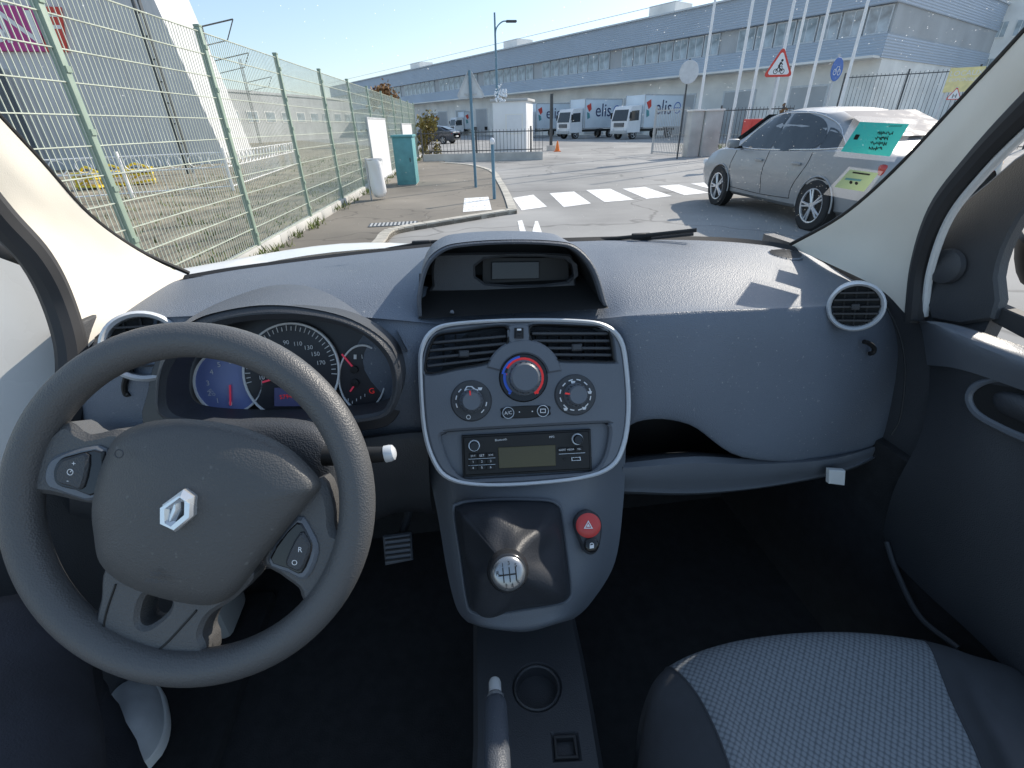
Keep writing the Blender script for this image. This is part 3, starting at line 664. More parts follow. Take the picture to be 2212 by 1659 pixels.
# hazard + lock switch
b = MB(); b.shape(LP, [(1241,1135),(1250,1112),(1271,1103),(1292,1112),(1301,1135),(1298,1170),(1290,1192),(1276,1199),(1263,1192),(1256,1175)], DASHD, .006, .03, .003)
hs = b.build('switch_surround', dash)
b = MB(); b.dome(LP, circ(1271,1135,27,20), (1271,1135), .004, REDB, .011, 5, 2, .5, .008)
b.shape(LP, [[(1271,1124),(1281,1142),(1261,1142)], [(1271,1128),(1277.5,1140),(1264.5,1140)]], INK, .0158, .0006, .0001, 0); b.shape(LP, [[(1271,1131),(1275,1138),(1267,1138)]], INK, .0158, .0006, .0001, 0); b.build('hazard_button', hs)
b = MB(); b.dome(LP, circ(1278,1178,16,20), (1278,1178), .003, GLOSS, .010, 5, 2, .5, .008)
b.shape(LP, [(1274,1178),(1283,1177),(1283,1184),(1274,1185)], INK, .0138, .0006, .0001, 0); b.shape(LP, arc(1278.5,1177,3,4.6,R(180),R(360),8), INK, .0138, .0006, .0001, 0); b.build('lock_button', hs)
# --- floor tunnel with cup holder
tun = thing('centre_tunnel', 'black plastic floor tunnel between the seats with a round cup holder', 'floor console', (0,.4,.36))
T_ = Pl((0,.4,.60), (0,1,0))
tl = [(1022,1340),(1242,1330),(1262,1420),(1285,1540),(1312,1700),(1330,1850),(1010,1850),(1022,1600)]
cup = circ(1160,1484,45,28); sq = [(1200,1592),(1240,1590),(1246,1632),(1204,1634)]
b = MB(); b.shape(T_, [tl, cup, sq], DASHD, 0, .22, .008, 0); b.build('tunnel_cover', tun)
b = MB(); b.shape(T_, [circ(1160,1484,50,32), circ(1160,1484,44,32)], DASHD, .004, .03, .002, 0); b.shape(T_, circ(1160,1484,50,28), DASHD, -.025, .004, .001, 0); b.build('cup_holder', tun)
b = MB(); b.shape(T_, [[(1196,1588),(1244,1586),(1250,1636),(1200,1638)], [(1202,1594),(1238,1592),(1244,1630),(1206,1632)]], RUB, .003, .02, .001, 0); b.shape(T_, sq, DASHD, -.012, .004, .001, 0); b.build('coin_tray', tun)
# --- handbrake
h0_, h1_ = pt(1070,1512,.70), pt(1082,1900,.50); hd = (h0_-h1_).normalized()
hb = thing('handbrake', 'black handbrake lever with silver push button at its tip', 'handbrake', (h1_.x, h1_.y, .5))
MB().tube([h1_, h1_.lerp(h0_, .5), h0_-hd*.012, h0_-hd*.004, h0_], [.018,.0175,.0168,.0155,.0135], HOODM, 24).build('grip', hb)
b = MB(); b.lathe([(.0135,-.006),(.0138,.004),(.0115,.008)], CHROME, h0_, hd, 24); b.lathe([(.0096,0),(.0096,.028),(.0080,.033),(.001,.034)], WPAINT, h0_, hd, 24); b.build('release_button', hb)
# --- pedal
pd_ = thing('brake_pedal', 'ribbed black rubber pedal in the dark driver footwell', 'pedal', pt(858,1185,1.05))
PP = Pl(pt(858,1185,1.05), (0,.6,.8)); b = MB(); b.shape(PP, [(826,1158),(888,1150),(892,1210),(832,1222)], CONS, 0, .02, .004, 0)
for k in range(5): b.shape(PP, seg(832,1168+k*11,886,1161+k*11,4), RUB, .004, .005, .001, 0)
b.build('pedal_pad', pd_); MB().tube([PP.hit(858,1185,-.02), PP.hit(880,1120,-.06), PP.hit(895,1050,-.08)], .01, DKMET, 10).build('pedal_arm', pd_)
MB().shape(Pl(pt(1810,1030,.9), (0,.1,1)), [(1793,1016),(1828,1018),(1826,1050),(1792,1046)], WPAINT, 0, .01, .002, 0).build('connector_clip', van)

# ================================================================ STEERING WHEEL
E = [(409.5+364*cos(a), 1087.5+353*sin(a)) for a in [2*PI*i/36 for i in range(36)]]
best = None; WC = pt(409, 1087, .47)
for i in range(-10, 17):
    for j in range(8, 48, 2):
        ph, tn = R(i*1.5), R(j); n = V((sin(ph), -cos(ph)*cos(tn), cos(ph)*sin(tn)))
        X = V((1,0,0)); X = (X-n*n.x).normalized(); pl = Pl(WC, n.cross(X), X)
        P = [pl.loc(*e) for e in E]
        A_ = MX(((0,0,0),(0,0,0),(0,0,0))); bb = V((0,0,0))
        for x, y in P:
            r_ = (x, y, 1.)
            for k in range(3):
                for l in range(3): A_[k][l] += r_[k]*r_[l]
                bb[k] += r_[k]*(x*x+y*y)
        s_ = A_.inverted() @ bb; cx, cy = s_.x/2, s_.y/2; ds = [math.hypot(x-cx, y-cy) for x, y in P]; mu = sum(ds)/36
        er = sum((d-mu)**2 for d in ds)/mu**2+.00002*(i*1.5)**2
        if best is None or er < best[0]: best = (er, pl, cx, cy, mu, i*1.5, j)
er, WP, cx, cy, WR, bi_, bj_ = best
WCEN = WP.w(cx, cy)
sw = thing('steering_wheel', 'grey moulded steering wheel with large airbag cover and diamond emblem', 'steering wheel', WCEN)
tr_ = 38*WP.px2m(409,1087)
q = [WP.w(cx+WR*cos(2*PI*i/96), cy+WR*sin(2*PI*i/96), 0) for i in range(96)]
MB().tube(q, tr_, WHEELM, 20, True).build('rim', sw)
b = MB()
b.shape(WP, [(60,1005),(95,945),(140,912),(185,940),(260,930),(300,1000),(280,1090),(200,1092),(105,1072),(62,1062)], WHEELM, .004, .03, .006, 3); b.build('spoke', sw)
b = MB(); b.shape(WP, [(560,1205),(640,1080),(690,1035),(715,1095),(722,1150),(765,1170),(745,1260),(690,1345),(650,1300),(640,1275),(600,1245)], WHEELM, .004, .03, .006, 3); b.build('spoke', sw)
b = MB(); b.shape(WP, [[(236,1220),(212,1300),(196,1370),(188,1415),(250,1450),(340,1462),(430,1440),(440,1400),(432,1370),(452,1330),(510,1290),(540,1235),(400,1210)],
    [(312,1288),(345,1284),(366,1300),(362,1320),(340,1342),(314,1356),(298,1348),(298,1320)]], WHEELM, .002, .03, .004, 5)
lsp = b.build('lower_spoke', sw, 25)
MB().tube([WP.hit(p.x, p.y, .0022) for p in spline([V((x, y, 0)) for x, y in [(250,1262),(228,1330),(222,1390),(240,1420),(288,1428),(345,1402),(400,1346),(425,1318)]], 5)], .0011, BLK, 6).build('groove', lsp)
bag = [(228,985),(250,945),(300,917),(370,905),(450,909),(540,928),(620,965),(675,1015),(694,1048),(672,1078),(630,1130),(570,1205),(520,1270),(480,1300),(430,1307),(340,1290),(260,1258),(215,1215),(203,1160),(198,1100),(210,1035)]
b = MB(); b.dome(WP, bag, (425,1105), .030, BAGM, .012, 14, 4, .38, .03); cov = b.build('airbag_cover', sw, 60)
for t, x, y in (('SRP', 337, 1240), ('AIRBAG', 337, 1255)): MB().text(WP, t, x, y, 9, DASHD, .0385, R(-8)).build('lettering', cov)
MB().tube([WP.hit(x, y, .0395) for x, y in circ(257,980,9,14)], .0006, DASHD, 5, True).build('horn_symbol', cov)
b = MB(); EM = [(388,1060),(411,1076),(410,1118),(370,1153),(343,1137),(342,1094)]
b.shape(WP, [EM, [(386,1086),(397,1094),(396,1112),(373,1131),(358,1124),(358,1104)]], CHROME, .052, .014, .005, 0)
b.shape(WP, [(371,1080),(386,1085),(386,1104),(366,1146),(352,1138)], CHROME, .049, .012, .003, 0); b.build('emblem', cov)
def pad(out, btn, txts):
    b = MB(); b.shape(WP, out, GLOSS, .010, .01, .002, 3); o = b.build('button_pad', sw)
    b = MB(); b.shape(WP, btn, DASHD, .0135, .006, .002, 3)
    for t, x, y in txts: b.text(WP, t, x, y, 11, INK, .0138, R(-8))
    b.build('button', o); return o
b = MB(); b.shape(WP, [(92,1025),(106,992),(150,974),(226,970),(210,1080),(120,1062),(98,1050)], CONS, .0085, .01, .003, 3); b.build('button_bezel', sw)
pad([(112,1020),(124,995),(150,983),(222,976),(206,1068),(160,1060),(120,1048)], [(118,1022),(128,998),(152,987),(188,984),(176,1054),(150,1052),(122,1042)], [('+',159,1002),('-',146,1038)])
b = MB(); b.shape(WP, [circ(151,1020,7,14), circ(151,1020,5.6,14)], INK, .0139, .0004, .0001, 0); b.shape(WP, seg(151,1020,155,1016,1.5), INK, .0139, .0004, .0001, 0); b.build('icon', sw)
b = MB(); b.shape(WP, [(575,1212),(640,1118),(672,1150),(686,1195),(660,1252),(620,1240)], CONS, .0085, .01, .003, 3); b.build('button_bezel', sw)
pad([(582,1207),(640,1128),(668,1160),(674,1190),(652,1240),(620,1230)], [(616,1212),(646,1152),(664,1168),(668,1190),(650,1232),(628,1230)], [('R',648,1188),('O',636,1216)])
cc = thing('steering_column', 'black steering column cover with a grey tipped stalk', 'steering column', WP.hit(600,1050,-.08))
b = MB(); b.dome(WP, [(420,930),(520,905),(640,905),(715,930),(742,985),(745,1080),(735,1150),(660,1200),(560,1230),(430,1180)], (580,1060), .03, DASHD, -.085, 8, 4, .4, .12); b.build('column_cover', cc, 60)
b = MB(); P_ = [WP.hit(x, y, -.045) for x, y in ((700,985),(760,985),(832,981))]; b.tube(P_, [.011,.010,.0085], BLK, 16); st = b.build('stalk', cc)
b = MB(); b.tube([WP.hit(x, y, -.045) for x, y in ((832,981),(842,979),(850,977),(854,976))], [.0095,.0095,.0085,.005], LSILV, 16); b.build('stalk_tip', st)
b = MB()
for t, x, y in (('1',735,990),('2',738,1002)): b.text(WP, t, x, y, 9, INK, -.05)
for y in (1068,1115): b.shape(WP, [(728,y-3),(733,y-3),(738,y-8),(738,y+8),(733,y+3),(728,y+3)], INK, -.05, .001, .0002, 0)
b.build('icon', cc)

# ================================================================ SEAT
seat = thing('passenger_seat', 'passenger seat cushion in dotted grey fabric with black side bolsters', 'seat', (.4,.1,.38))
fr = [(1402,1515,.70),(1450,1443,.748),(1560,1397,.765),(1700,1374,.772),(1850,1370,.772),(2000,1386,.765),(2090,1412,.758),(2215,1470,.70)]
mid = [(1393,1600,.685),(1520,1525,.775),(1610,1530,.778),(1720,1520,.775),(1880,1515,.775),(2055,1510,.778),(2140,1518,.79),(2290,1570,.70)]
bk = [(1393,1760,.685),(1590,1720,.785),(1660,1720,.775),(1780,1720,.77),(1950,1720,.77),(2140,1720,.778),(2240,1720,.80),(2400,1740,.70)]
f0 = [hz(*p) for p in fr]
ctrl = [[p+V((0,-.03,-.2)) for p in f0], [p+V((0,.012,-.07)) for p in f0], f0, [hz(*p) for p in mid], [hz(*p) for p in bk], [hz(x, y+320, z) for x, y, z in bk]]
for r in ctrl: r.insert(0, r[0]+V((.0,-.01,-.18))); r.append(r[-1]+V((0,0,-.18)))
n_ = 6; rows = surf(ctrl, n_, 6)
MB().grid([r[2*n_:6*n_+1] for r in rows], FAB).build('cushion', seat, 70)
MB().grid([r[:2*n_+1] for r in rows], BOLS).build('side_bolster', seat, 70)
MB().grid([r[6*n_:] for r in rows], BOLS).build('side_bolster', seat, 70)
for c in (2*n_, 6*n_): MB().tube([r[c]+V((0,0,.0005)) for r in rows], .0014, BOLS, 6).build('piping', seat)

# ================================================================ PERSON (driver's leg, foot on the sill of the open door)
per = thing('person', 'person in dark navy trousers with one white shoe at the open door', 'person', (-.5,.1,.4))
SZ = .388; toe_ = hz(290, 1500, SZ); hl_ = hz(318, 1650, SZ); sh = (toe_+hl_)/2; fd = (toe_-hl_).normalized(); SLN = (toe_-hl_).length
kne = pt(10, 1425, .68)
leg = spline([V((-.36,-.28,.74)), V((-.47,-.05,.78)), kne.lerp(V((-.47,-.05,.78)), .4), kne, hz(100,1530,.62), hz(165,1612,.54), hz(238,1760,.47)], 7)
k = len(leg); prof = [(0,.12),(.2,.115),(.4,.10),(.55,.086),(.7,.075),(.85,.068),(1,.064)]
def pr(t):
    for (a, ra), (c, rc) in zip(prof, prof[1:]):
        if t <= c: return ra+(rc-ra)*(t-a)/(c-a)
    return prof[-1][1]
MB().tube(leg, [pr(i/(k-1))*(1+.02*sin(i*1.7)) for i in range(k)], TROU, 24).build('trousers', per, 80)
fs_ = V((fd.y,-fd.x,0)); ctr = []; HS = max(SLN/2, .10); NS = 26
def half_w(u): return .049*(1-abs(u)**2.8)**.5*(1-.06*u*u+.04*u)
for i in range(NS+1):
    u = -cos(PI*i/NS); w_ = max(.0015, half_w(max(-.9999, min(.9999, u)))); h_ = (.082-.026*u-.006*u*u)*max(.2, (1-abs(u)**4)**.5)
    o = V((sh.x, sh.y, SZ+.014))+fd*(u*HS)
    rg = []
    for j in range(28):
        a = 2*PI*j/28; ca, sa = cos(a), sin(a)
        rg.append(o+fs_*(w_*ca)+V((0,0,h_*sa if sa > 0 else .012*sa)))
    ctr.append(rg)
shoe = MB().grid(ctr, SHOE, True).build('shoe', per, 180)
lp = [(u, 1.08*half_w(u)) for u in [-.995+1.99*i/20 for i in range(21)]]
L2 = [fs_*w_+fd*(u*HS*1.04) for u, w_ in lp]+[fs_*-w_+fd*(u*HS*1.04) for u, w_ in lp[::-1]]
b = MB(); b.poly([[(p.x, p.y) for p in L2]], WPAINT, lambda x, y, z: V((sh.x+x, sh.y+y, SZ+.026+z)), .024, .004, 0); b.build('sole', shoe, 60)

# ================================================================ STICKERS on windscreen
q_ = [(1846,250),(1986,258),(1932,350),(1800,338)]; c4 = [pt(x, y, t) for (x, y), t in zip(q_, (.90,.86,.95,.99))]
SPn = Pl(c4[3], c4[0]-c4[3], c4[2]-c4[3])
tk = thing('parking_permit', 'teal handwritten paper slip in a clear sleeve on the windscreen', 'windscreen sticker', c4[3])
MB().add([SPn.hit(*p) for p in q_], [[0,1,2,3]], SLEEVE).build('clear_sleeve', tk)
b = MB(); b.add([SPn.hit(*p, .0006) for p in [(1858,263),(1964,268),(1922,338),(1816,327)]], [[0,1,2,3]], TPAPER); b.build('paper_slip', tk)
b = MB(); random.seed(9)
for ln in range(4):
    x0, y0 = 1912-ln*7, 288+ln*11; xw = 34-6*(ln % 2)
    pts_ = [SPn.hit(x0-xw/2+i*xw/24, y0+(random.random()-.5)*9, .0012) for i in range(25)]
    b.tube(pts_, .0006, BLK, 4)
b.tube([SPn.hit(1920+i*2, 271+(i % 2)*2.5, .001) for i in range(15)], .0004, BLK, 4)
b.build('handwriting', tk); MB().add([SPn.hit(*p, .001) for p in [(1849,290),(1858,291),(1852,302),(1843,301)]], [[0,1,2,3]], BLK).build('printed_square', tk)
q_ = [(1834,360),(1908,370),(1862,436),(1778,420)]; c4 = [pt(x, y, t) for (x, y), t in zip(q_, (.975,.95,1.03,1.06))]
SP2 = Pl(c4[3], c4[0]-c4[3], c4[2]-c4[3])
tk = thing('insurance_sticker', 'pale green paper disc in a clear holder low on the windscreen corner', 'windscreen sticker', c4[3])
MB().add([SP2.hit(*p) for p in q_], [[0,1,2,3]], SLEEVE).build('clear_sleeve', tk)
b = MB(); b.add([SP2.hit(*p, .0006) for p in [(1836,366),(1898,374),(1866,414),(1802,404)]], [[0,1,2,3]], LPAPER)
for c in ((1838,394),(1850,396)): b.add([SP2.hit(x, y, .0012) for x, y in circ(*c, 3.5, 12)], [list(range(12))], BLK)
b.add([SP2.hit(*p, .0012) for p in [(1828,384),(1862,388),(1858,392),(1824,388)]], [[0,1,2,3]], TEAL); b.add([SP2.hit(*p, .0012) for p in [(1843,371),(1880,376),(1878,379),(1841,374)]], [[0,1,2,3]], BLK); b.build('printed_slip', tk)
b = MB()
for i in range(60):
    a = random.random()*6.28; r_ = random.random()**.6; p = pt(1080+17*r_*cos(a)*(1.2-.4*r_), 203+22*r_*sin(a), 1.12); s_ = .001+.0022*random.random(); b.lathe([(s_,0),(s_*.7,s_*.4),(s_*.1,s_*.5)], INK, p, -fv, 7)
b.build('bird_dropping', None, label='white bird dropping splattered on the windscreen above the road sign', cat='dirt mark')

# ================================================================ GROUND
b = MB(); b.add([(-900,-300,0),(900,-300,0),(900,1500,0),(-900,1500,0)], [[0,1,2,3]], ROAD); b.build('road', None, kind='structure')
FE = V((.07,.9975,0)).normalized(); FA = V((-2.57,6.74,0)); FN = V((FE.y,-FE.x,0))
def fpt(s_, side=0, z=0): return FA+FE*s_+FN*side+V((0,0,z))
kline = [G(x, y) for x, y in [(760,590),(830,535),(846,513),(875,502),(980,484),(1098,464)]]
kline2 = [G(x, y) for x, y in [(1117,462),(1104,430),(1086,398),(1066,373),(1020,360),(955,354)]]
kl = spline(kline, 4)+spline(kline2, 4)
endp = fpt(21, .3)
polyp = [fpt(-7,.05)]+[kl[0]+V((-.4,-2,0))]+kl+[endp+V((2,3,0)), endp]
b = MB(); b.poly([[(p.x, p.y) for p in polyp]], PAV, lambda x, y, z: V((x, y, .06+z)), .06, .0, 0); b.build('pavement', None, kind='structure')
b = MB()
for i in range(len(kl)-1):
    a, c = kl[i], kl[i+1]; d = c-a
    if d.length < .02: continue
    dn = d.normalized(); s2 = V((-dn.y, dn.x, 0)); w_ = .16
    q4 = [a+dn*.006, c-dn*.006, c-dn*.006+s2*w_, a+dn*.006+s2*w_]; b.add([p+V((0,0,.085)) for p in q4]+[V((p.x,p.y,0)) for p in q4], [[0,1,2,3],[4,5,1,0],[5,6,2,1],[6,7,3,2],[7,4,0,3]], KERB)
b.build('kerb', None, kind='structure')
b = MB(); y0 = [fpt(-12,-.12), fpt(30,-.12), fpt(90,-30), fpt(90,-80), fpt(-12,-80)]; b.add([p+V((0,0,.005)) for p in y0], [[0,1,2,3,4]], YARD); b.build('rail_yard', None, kind='structure')
cross = [[(1108,428),(1152,421),(1182,447),(1127,455)],[(1187,418),(1240,414),(1277,440),(1218,448)],[(1266,411),(1318,408),(1370,432),(1306,437)],[(1345,408),(1393,404),(1452,424),(1396,430)],[(1422,402),(1466,399),(1532,417),(1478,422)],[(1492,397),(1532,394),(1600,410),(1555,414)],[(1560,392),(1600,390),(1680,404),(1630,408)]]
for c in cross:
    P = [G(*p)+V((0,0,.005)) for p in c]; MB().add(P, [[0,1,2,3]], RMARK).build('crossing_stripe', None, kind='structure')
for c in ([(1118,478),(1128,476),(1140,512),(1126,515)], [(1150,500),(1156,478),(1162,478),(1175,515),(1160,516)]):
    MB().add([G(*p)+V((0,0,.005)) for p in c], [list(range(len(c)))], RMARK).build('road_marking', None, kind='structure')
b = MB(); P = [hz(x, y, .065) for x, y in [(1003,428),(1055,425),(1062,453),(1000,458)]]; b.add(P, [[0,3,2,1]], RMARK)
for i in range(7):
    for j in range(5):
        a = P[0].lerp(P[1], (i+.5)/7); c = P[3].lerp(P[2], (i+.5)/7); b.lathe([(.02,0),(.018,.006),(.001,.007)], RMARK, a.lerp(c, (j+.5)/5), (0,0,1), 8)
b.build('tactile_paving', None, kind='structure')
b = MB(); c = hz(850,484,.064); b.box(c, (.8,.36,.006), DKMET)
for k in range(12): b.box(c+V((-.36+k*.065,0,.005)), (.03,.3,.006), GREYW)
b.build('drain_grate', None, label='metal drain grate set in the pavement beside the green fence', cat='drain grate')
b = MB()
for s_ in range(42): b.box(fpt(-7+s_*.7+.35, -.02, .08), (.695,.12,.16), CONC, MX.Rotation(math.atan2(FE.y, FE.x), 3, 'Z'), .01)
b.build('fence_plinth', None, label='low concrete kerb strip running under the green mesh fence', cat='plinth')
random.seed(2); b = MB()
def tuft(b, p, n, r, h, mt):
    for _ in range(n):
        q = p+V((random.gauss(0, r), random.gauss(0, r), 0)); a = random.random()*6.28; w_ = .006+random.random()*.008; hh = h*(.4+random.random())
        d = V((cos(a), sin(a), 0)); l = V((random.gauss(0,.4)*hh, random.gauss(0,.4)*hh, hh)); b.add([q-d*w_, q+d*w_, q+l], [[0,1,2]], mt)
for s_ in range(70):
    if random.random() < .7: tuft(b, fpt(-3+s_*.34+random.random()*.3, .1+random.random()*.12, .06), 26, .08, .09, GRASS)
for _ in range(900):
    tuft(b, fpt(-5+random.random()*30, -.3-random.random()**1.5*7, .005), 5, .1, .10, GRASS)
for _ in range(120):
    p = G(1480+random.random()*85, 312+random.random()*16); p.z = 0; tuft(b, p, 12, .25, .12, GRASS)
b.build('verge_grass', None, kind='stuff', label='grass growing along the fence foot and in the yard', cat='grass')

# ================================================================ GREEN FENCE
fence = thing('mesh_fence', 'tall green welded mesh fence running along the left pavement', 'fence', fpt(-6.81), local=True, rotz=math.atan2(FE.y, FE.x))
SPC = 2.27; FH = 2.48
b = MB(); b.box((0,0,FH/2), (.06,.06,FH), FGREEN, bev=.006); b.box((0,0,FH+.01), (.068,.068,.025), FGREEN, bev=.006)
for k in range(6): b.box((.0,-.035,.3+k*.4), (.05,.012,.04), FGREEN)
post0 = b.build('post', fence)
b = MB()
nv = 40
for i in range(nv+1): x = .04+(SPC-.08)*i/nv; b.box((x,.0,1.30), (.0055,.0055,2.28), WIRE)
for k in range(12): 
    z = .17+k*.2065; b.box((SPC/2,.007,z), (SPC-.06,.007,.007), WIRE); b.box((SPC/2,-.007,z), (SPC-.06,.007,.007), WIRE)
pan0 = b.build('mesh_panel', fence)
for i in range(13):
    if i == 0: continue
    o = post0.copy(); COL.objects.link(o); o.location = (i*SPC,0,0)
    if i < 12: o = pan0.copy(); COL.objects.link(o); o.location = (i*SPC,0,0)
rl = [B(20,335,11), B(250,330,12), B(480,325,13), B(640,322,22)]
rt = thing('ornate_railing', 'low white railing with a row of rings behind the green fence', 'railing', rl[0])
for a, c in zip(rl, rl[1:]):
    d = (c-a); L_ = d.length; dn = d.normalized(); b = MB(); n_ = int(L_/.42)
    for z in (.98,.62,.12): b.tube([a+V((0,0,z)), c+V((0,0,z))], .018, TRUCKW, 6)
    for i in range(n_):
        o = a+dn*(L_*(i+.5)/n_)+V((0,0,.8)); b.tube([o+dn*.16*cos(t)+V((0,0,.16*sin(t))) for t in [2*PI*j/14 for j in range(14)]], .014, TRUCKW, 5, True)
    for i in range(n_*2): p = a+dn*(L_*(i+.5)/n_/2); b.tube([p+V((0,0,.12)), p+V((0,0,.62))], .008, TRUCKW, 4)
    b.build('railing_section', rt)
    MB().box(a+V((0,0,.55)), (.07,.07,1.1), TRUCKW).build('railing_post', rt)
random.seed(5)
for i, (x, y, lb) in enumerate([(205,408,'leftmost pile of yellow metal frames behind the green fence'),(255,402,'yellow metal frame in the middle of the yellow pile behind fence'),(310,398,'rightmost yellow metal frame of the pile behind the fence')]):
    p = hz(x, y, .005); t_ = thing('yellow_frame', lb, 'yellow equipment', p, 'yellow equipment behind the fence', True, rotz=.3*i-.2)
    b = MB() 
    for z in (.08,.32,.42): b.box((0,0,z), (.75,.5,.05), YEL, MX.Rotation(random.uniform(-.12,.12), 3, 'Y'), .01)
    for sx_ in (-.33,.33):
        for sy in (-.2,.2): b.tube([(sx_,sy,0),(sx_,sy,.45)], .025, YEL, 8)
    b.tube([(-.4,-.2,.1),(.4,.2,.5)], .03, YEL, 8); b.build('frame', t_)
    MB().tube(spline([V((-.4,.1,.45)), V((-.1,.05,.62)), V((.2,-.05,.55)), V((.42,0,.4))], 5), .035, YEL, 8).build('hose', t_)
# railway shed with sign
c0 = B(325,325,24)
sd = thing('railway_shed', 'tall grey railway shed with magenta and red lettered sign', 'building', c0)
c1 = c0+V((-30,-5,0)); U_ = (c1-c0).normalized(); SHP = Pl(c0, (0,0,1), -U_)
b = MB(); b.poly([[(0,0),(0,18),(-30,18),(-30,0)]], PALEC, lambda x, y, z: SHP.w(x, y, z), 12, .01, 0); b.build('wall', sd)
b = MB(); b.poly([[(-30.5,0),(-4.6,0),(-4.6,4.2),(-30.5,4.2)]], DARKC, lambda x, y, z: SHP.w(x, y, .9+z), .95, .02, 0); b.build('lower_wall', sd)
b = MB(); a_ = SHP.w(0,18,-.1); g0 = SHP.w(0,0,-.1)
bw = V((3.2,.8,0)); back_ = -SHP.n*9
b.add([g0, g0+bw, a_, a_+V((.35,.1,0)), g0+back_, g0+bw+back_, a_+back_, a_+V((.35,.1,0))+back_], [[0,1,3,2],[1,5,7,3],[4,6,7,5],[2,3,7,6]], PALEC); b.build('sloping_buttress', sd)
l_, r_, t__, bo_ = SHP.loc(-75,50)[0], SHP.loc(150,60)[0], SHP.loc(60,14)[1], SHP.loc(60,112)[1]
b = MB(); xm = SHP.loc(80,60)[0]
b.poly([[(l_-1,bo_),(xm,bo_),(xm+.3,t__),(l_-1,t__)]], MAG, lambda x, y, z: SHP.w(x, y, .15+z), .14, .02, 0); b.poly([[(xm+.04,bo_),(r_-.4,bo_),(r_,t__),(xm+.34,t__)]], RED, lambda x, y, z: SHP.w(x, y, .15+z), .14, .02, 0)
so = b.build('sign', sd); hh = (t__-bo_)
ym = (t__+bo_)/2
for ch, px_, k_ in (('S',-8,1.0),('N',48,1.05),('F',118,.95)): MB().text(SHP, ch, 0, 0, 0, INK, .17, size=hh*k_, at=(SHP.loc(px_,66)[0], ym), sx=1.15).build('lettering', so)
for i, (x, y, t_, h_, lb) in enumerate([(395,318,19,10,'nearest dark railway mast left of the tall fence posts'),(452,300,30,9,'second dark railway mast behind the green fence'),(500,300,42,9,'third dark railway mast behind the green fence'),(560,300,60,9,'farthest dark railway mast behind the green fence')]):
    p = B(x, y, t_); k_ = thing('railway_mast', lb, 'railway mast', p, 'railway masts behind the fence', True)
    b = MB(); b.box((-.1,0,h_/2), (.05,.2,h_), DKMET); b.box((.1,0,h_/2), (.05,.2,h_), DKMET)
    for z in range(int(h_/.7)): b.box((0,0,.4+z*.7), (.2,.14,.04), DKMET)
    b.build('mast', k_); b = MB(); b.tube([(0,0,6.6),(3.2,0,7.2)], .04, DKMET, 6); b.tube([(0,0,5.7),(2.6,0,6.2)], .03, DKMET, 6); b.tube([(2.6,0,6.2),(3.2,0,7.2)], .03, DKMET, 6); b.build('bracket_arm', k_)
def simple_block(name, lb, p0, p1, dep, h, m_, nwin, wz, wh, rows=1):
    d = p1-p0; L_ = d.length; t_ = thing(name, lb, 'building', p0, None, True, math.atan2(d.y, d.x))
    b = MB(); b.box((L_/2,dep/2,h/2), (L_,dep,h), m_); b.build('wall', t_); b = MB(); b.box((L_/2,dep/2,h+.15), (L_+.3,dep+.3,.3), GREYW); b.build('roof', t_)
    first = None
    for r_ in range(rows):
        for i in range(nwin):
            if first is None:
                b = MB(); b.box((0,0,0), (L_/nwin*.62,.06,wh), WWALL); b.box((0,-.035,0), (L_/nwin*.54,.04,wh*.86), GLASS); b.box((0,-.06,0), (.05,.03,wh*.86), WWALL); first = b.build('window', t_); o = first
            else: o = first.copy(); COL.objects.link(o)
            o.location = (L_*(i+.5)/nwin, -.03, wz+r_*3.2)
    return t_
simple_block('grey_depot', 'low grey depot building far behind the green fence', B(500,320,62), B(770,300,92), 20, 6.0, GREYW, 9, 3.2, 1.4)
FP = Pl(FA+FN*.06, (0,0,1), FE)
for Q, lb in (([(800,256),(829,268),(851,404),(816,411)], 'larger white board fixed on the green fence beside the bag stand'), ([(868,268),(888,270),(893,312),(873,314)], 'smaller white board fixed on fence above the teal cabinet')):
    L2 = [FP.loc(*p) for p in Q]; x0 = min(p[0] for p in L2); x1 = max(p[0] for p in L2); y0_ = max(.12, min(p[1] for p in L2)); y1_ = max(p[1] for p in L2)
    t_ = thing('white_board', lb, 'board', FP.w(x0, 0)); b = MB(); b.poly([[(x0,y0_),(x1,y0_),(x1,y1_),(x0,y1_)]], TRUCKW, lambda x, y, z: FP.w(x, y, z), .03, .004, 0, True); b.build('panel', t_)
    b = MB(); b.poly([[(x0-.03,y0_-.03),(x1+.03,y0_-.03),(x1+.03,y1_+.03),(x0-.03,y1_+.03)],[(x0+.02,y0_+.02),(x1-.02,y0_+.02),(x1-.02,y1_-.02),(x0+.02,y1_-.02)]], GALV, lambda x, y, z: FP.w(x, y, .008+z), .035, .004, 0, True); b.build('frame', t_)
p = G(884,402); t_ = thing('street_cabinet', 'teal metal utility cabinet standing against the green fence', 'utility cabinet', p, None, True, -.05)
MB().box((0,0,.66), (.52,.9,1.16), TEAL, bev=.015).build('cabinet_body', t_); MB().box((0,0,1.27), (.58,.96,.06), TEAL, bev=.015).build('cabinet_lid', t_); MB().box((0,0,.05), (.48,.86,.1), CONC).build('plinth', t_)
MB().box((0,-.455,.66), (.44,.015,1.0), TEAL, bev=.006).box((.16,-.467,.7), (.02,.02,.1), DKMET).build('cabinet_door', t_)
p = G(822,437)+V((0,0,.06)); t_ = thing('bag_stand', 'white litter bag hanging in a ring stand by the fence', 'litter bin', p, None, True)
b = MB(); b.tube([(.17*cos(a),.17*sin(a),.82) for a in [2*PI*i/20 for i in range(20)]], .014, GALV, 6, True); b.tube([(-.19,0,0),(-.19,0,.85)], .018, GALV, 8); b.build('ring_stand', t_)
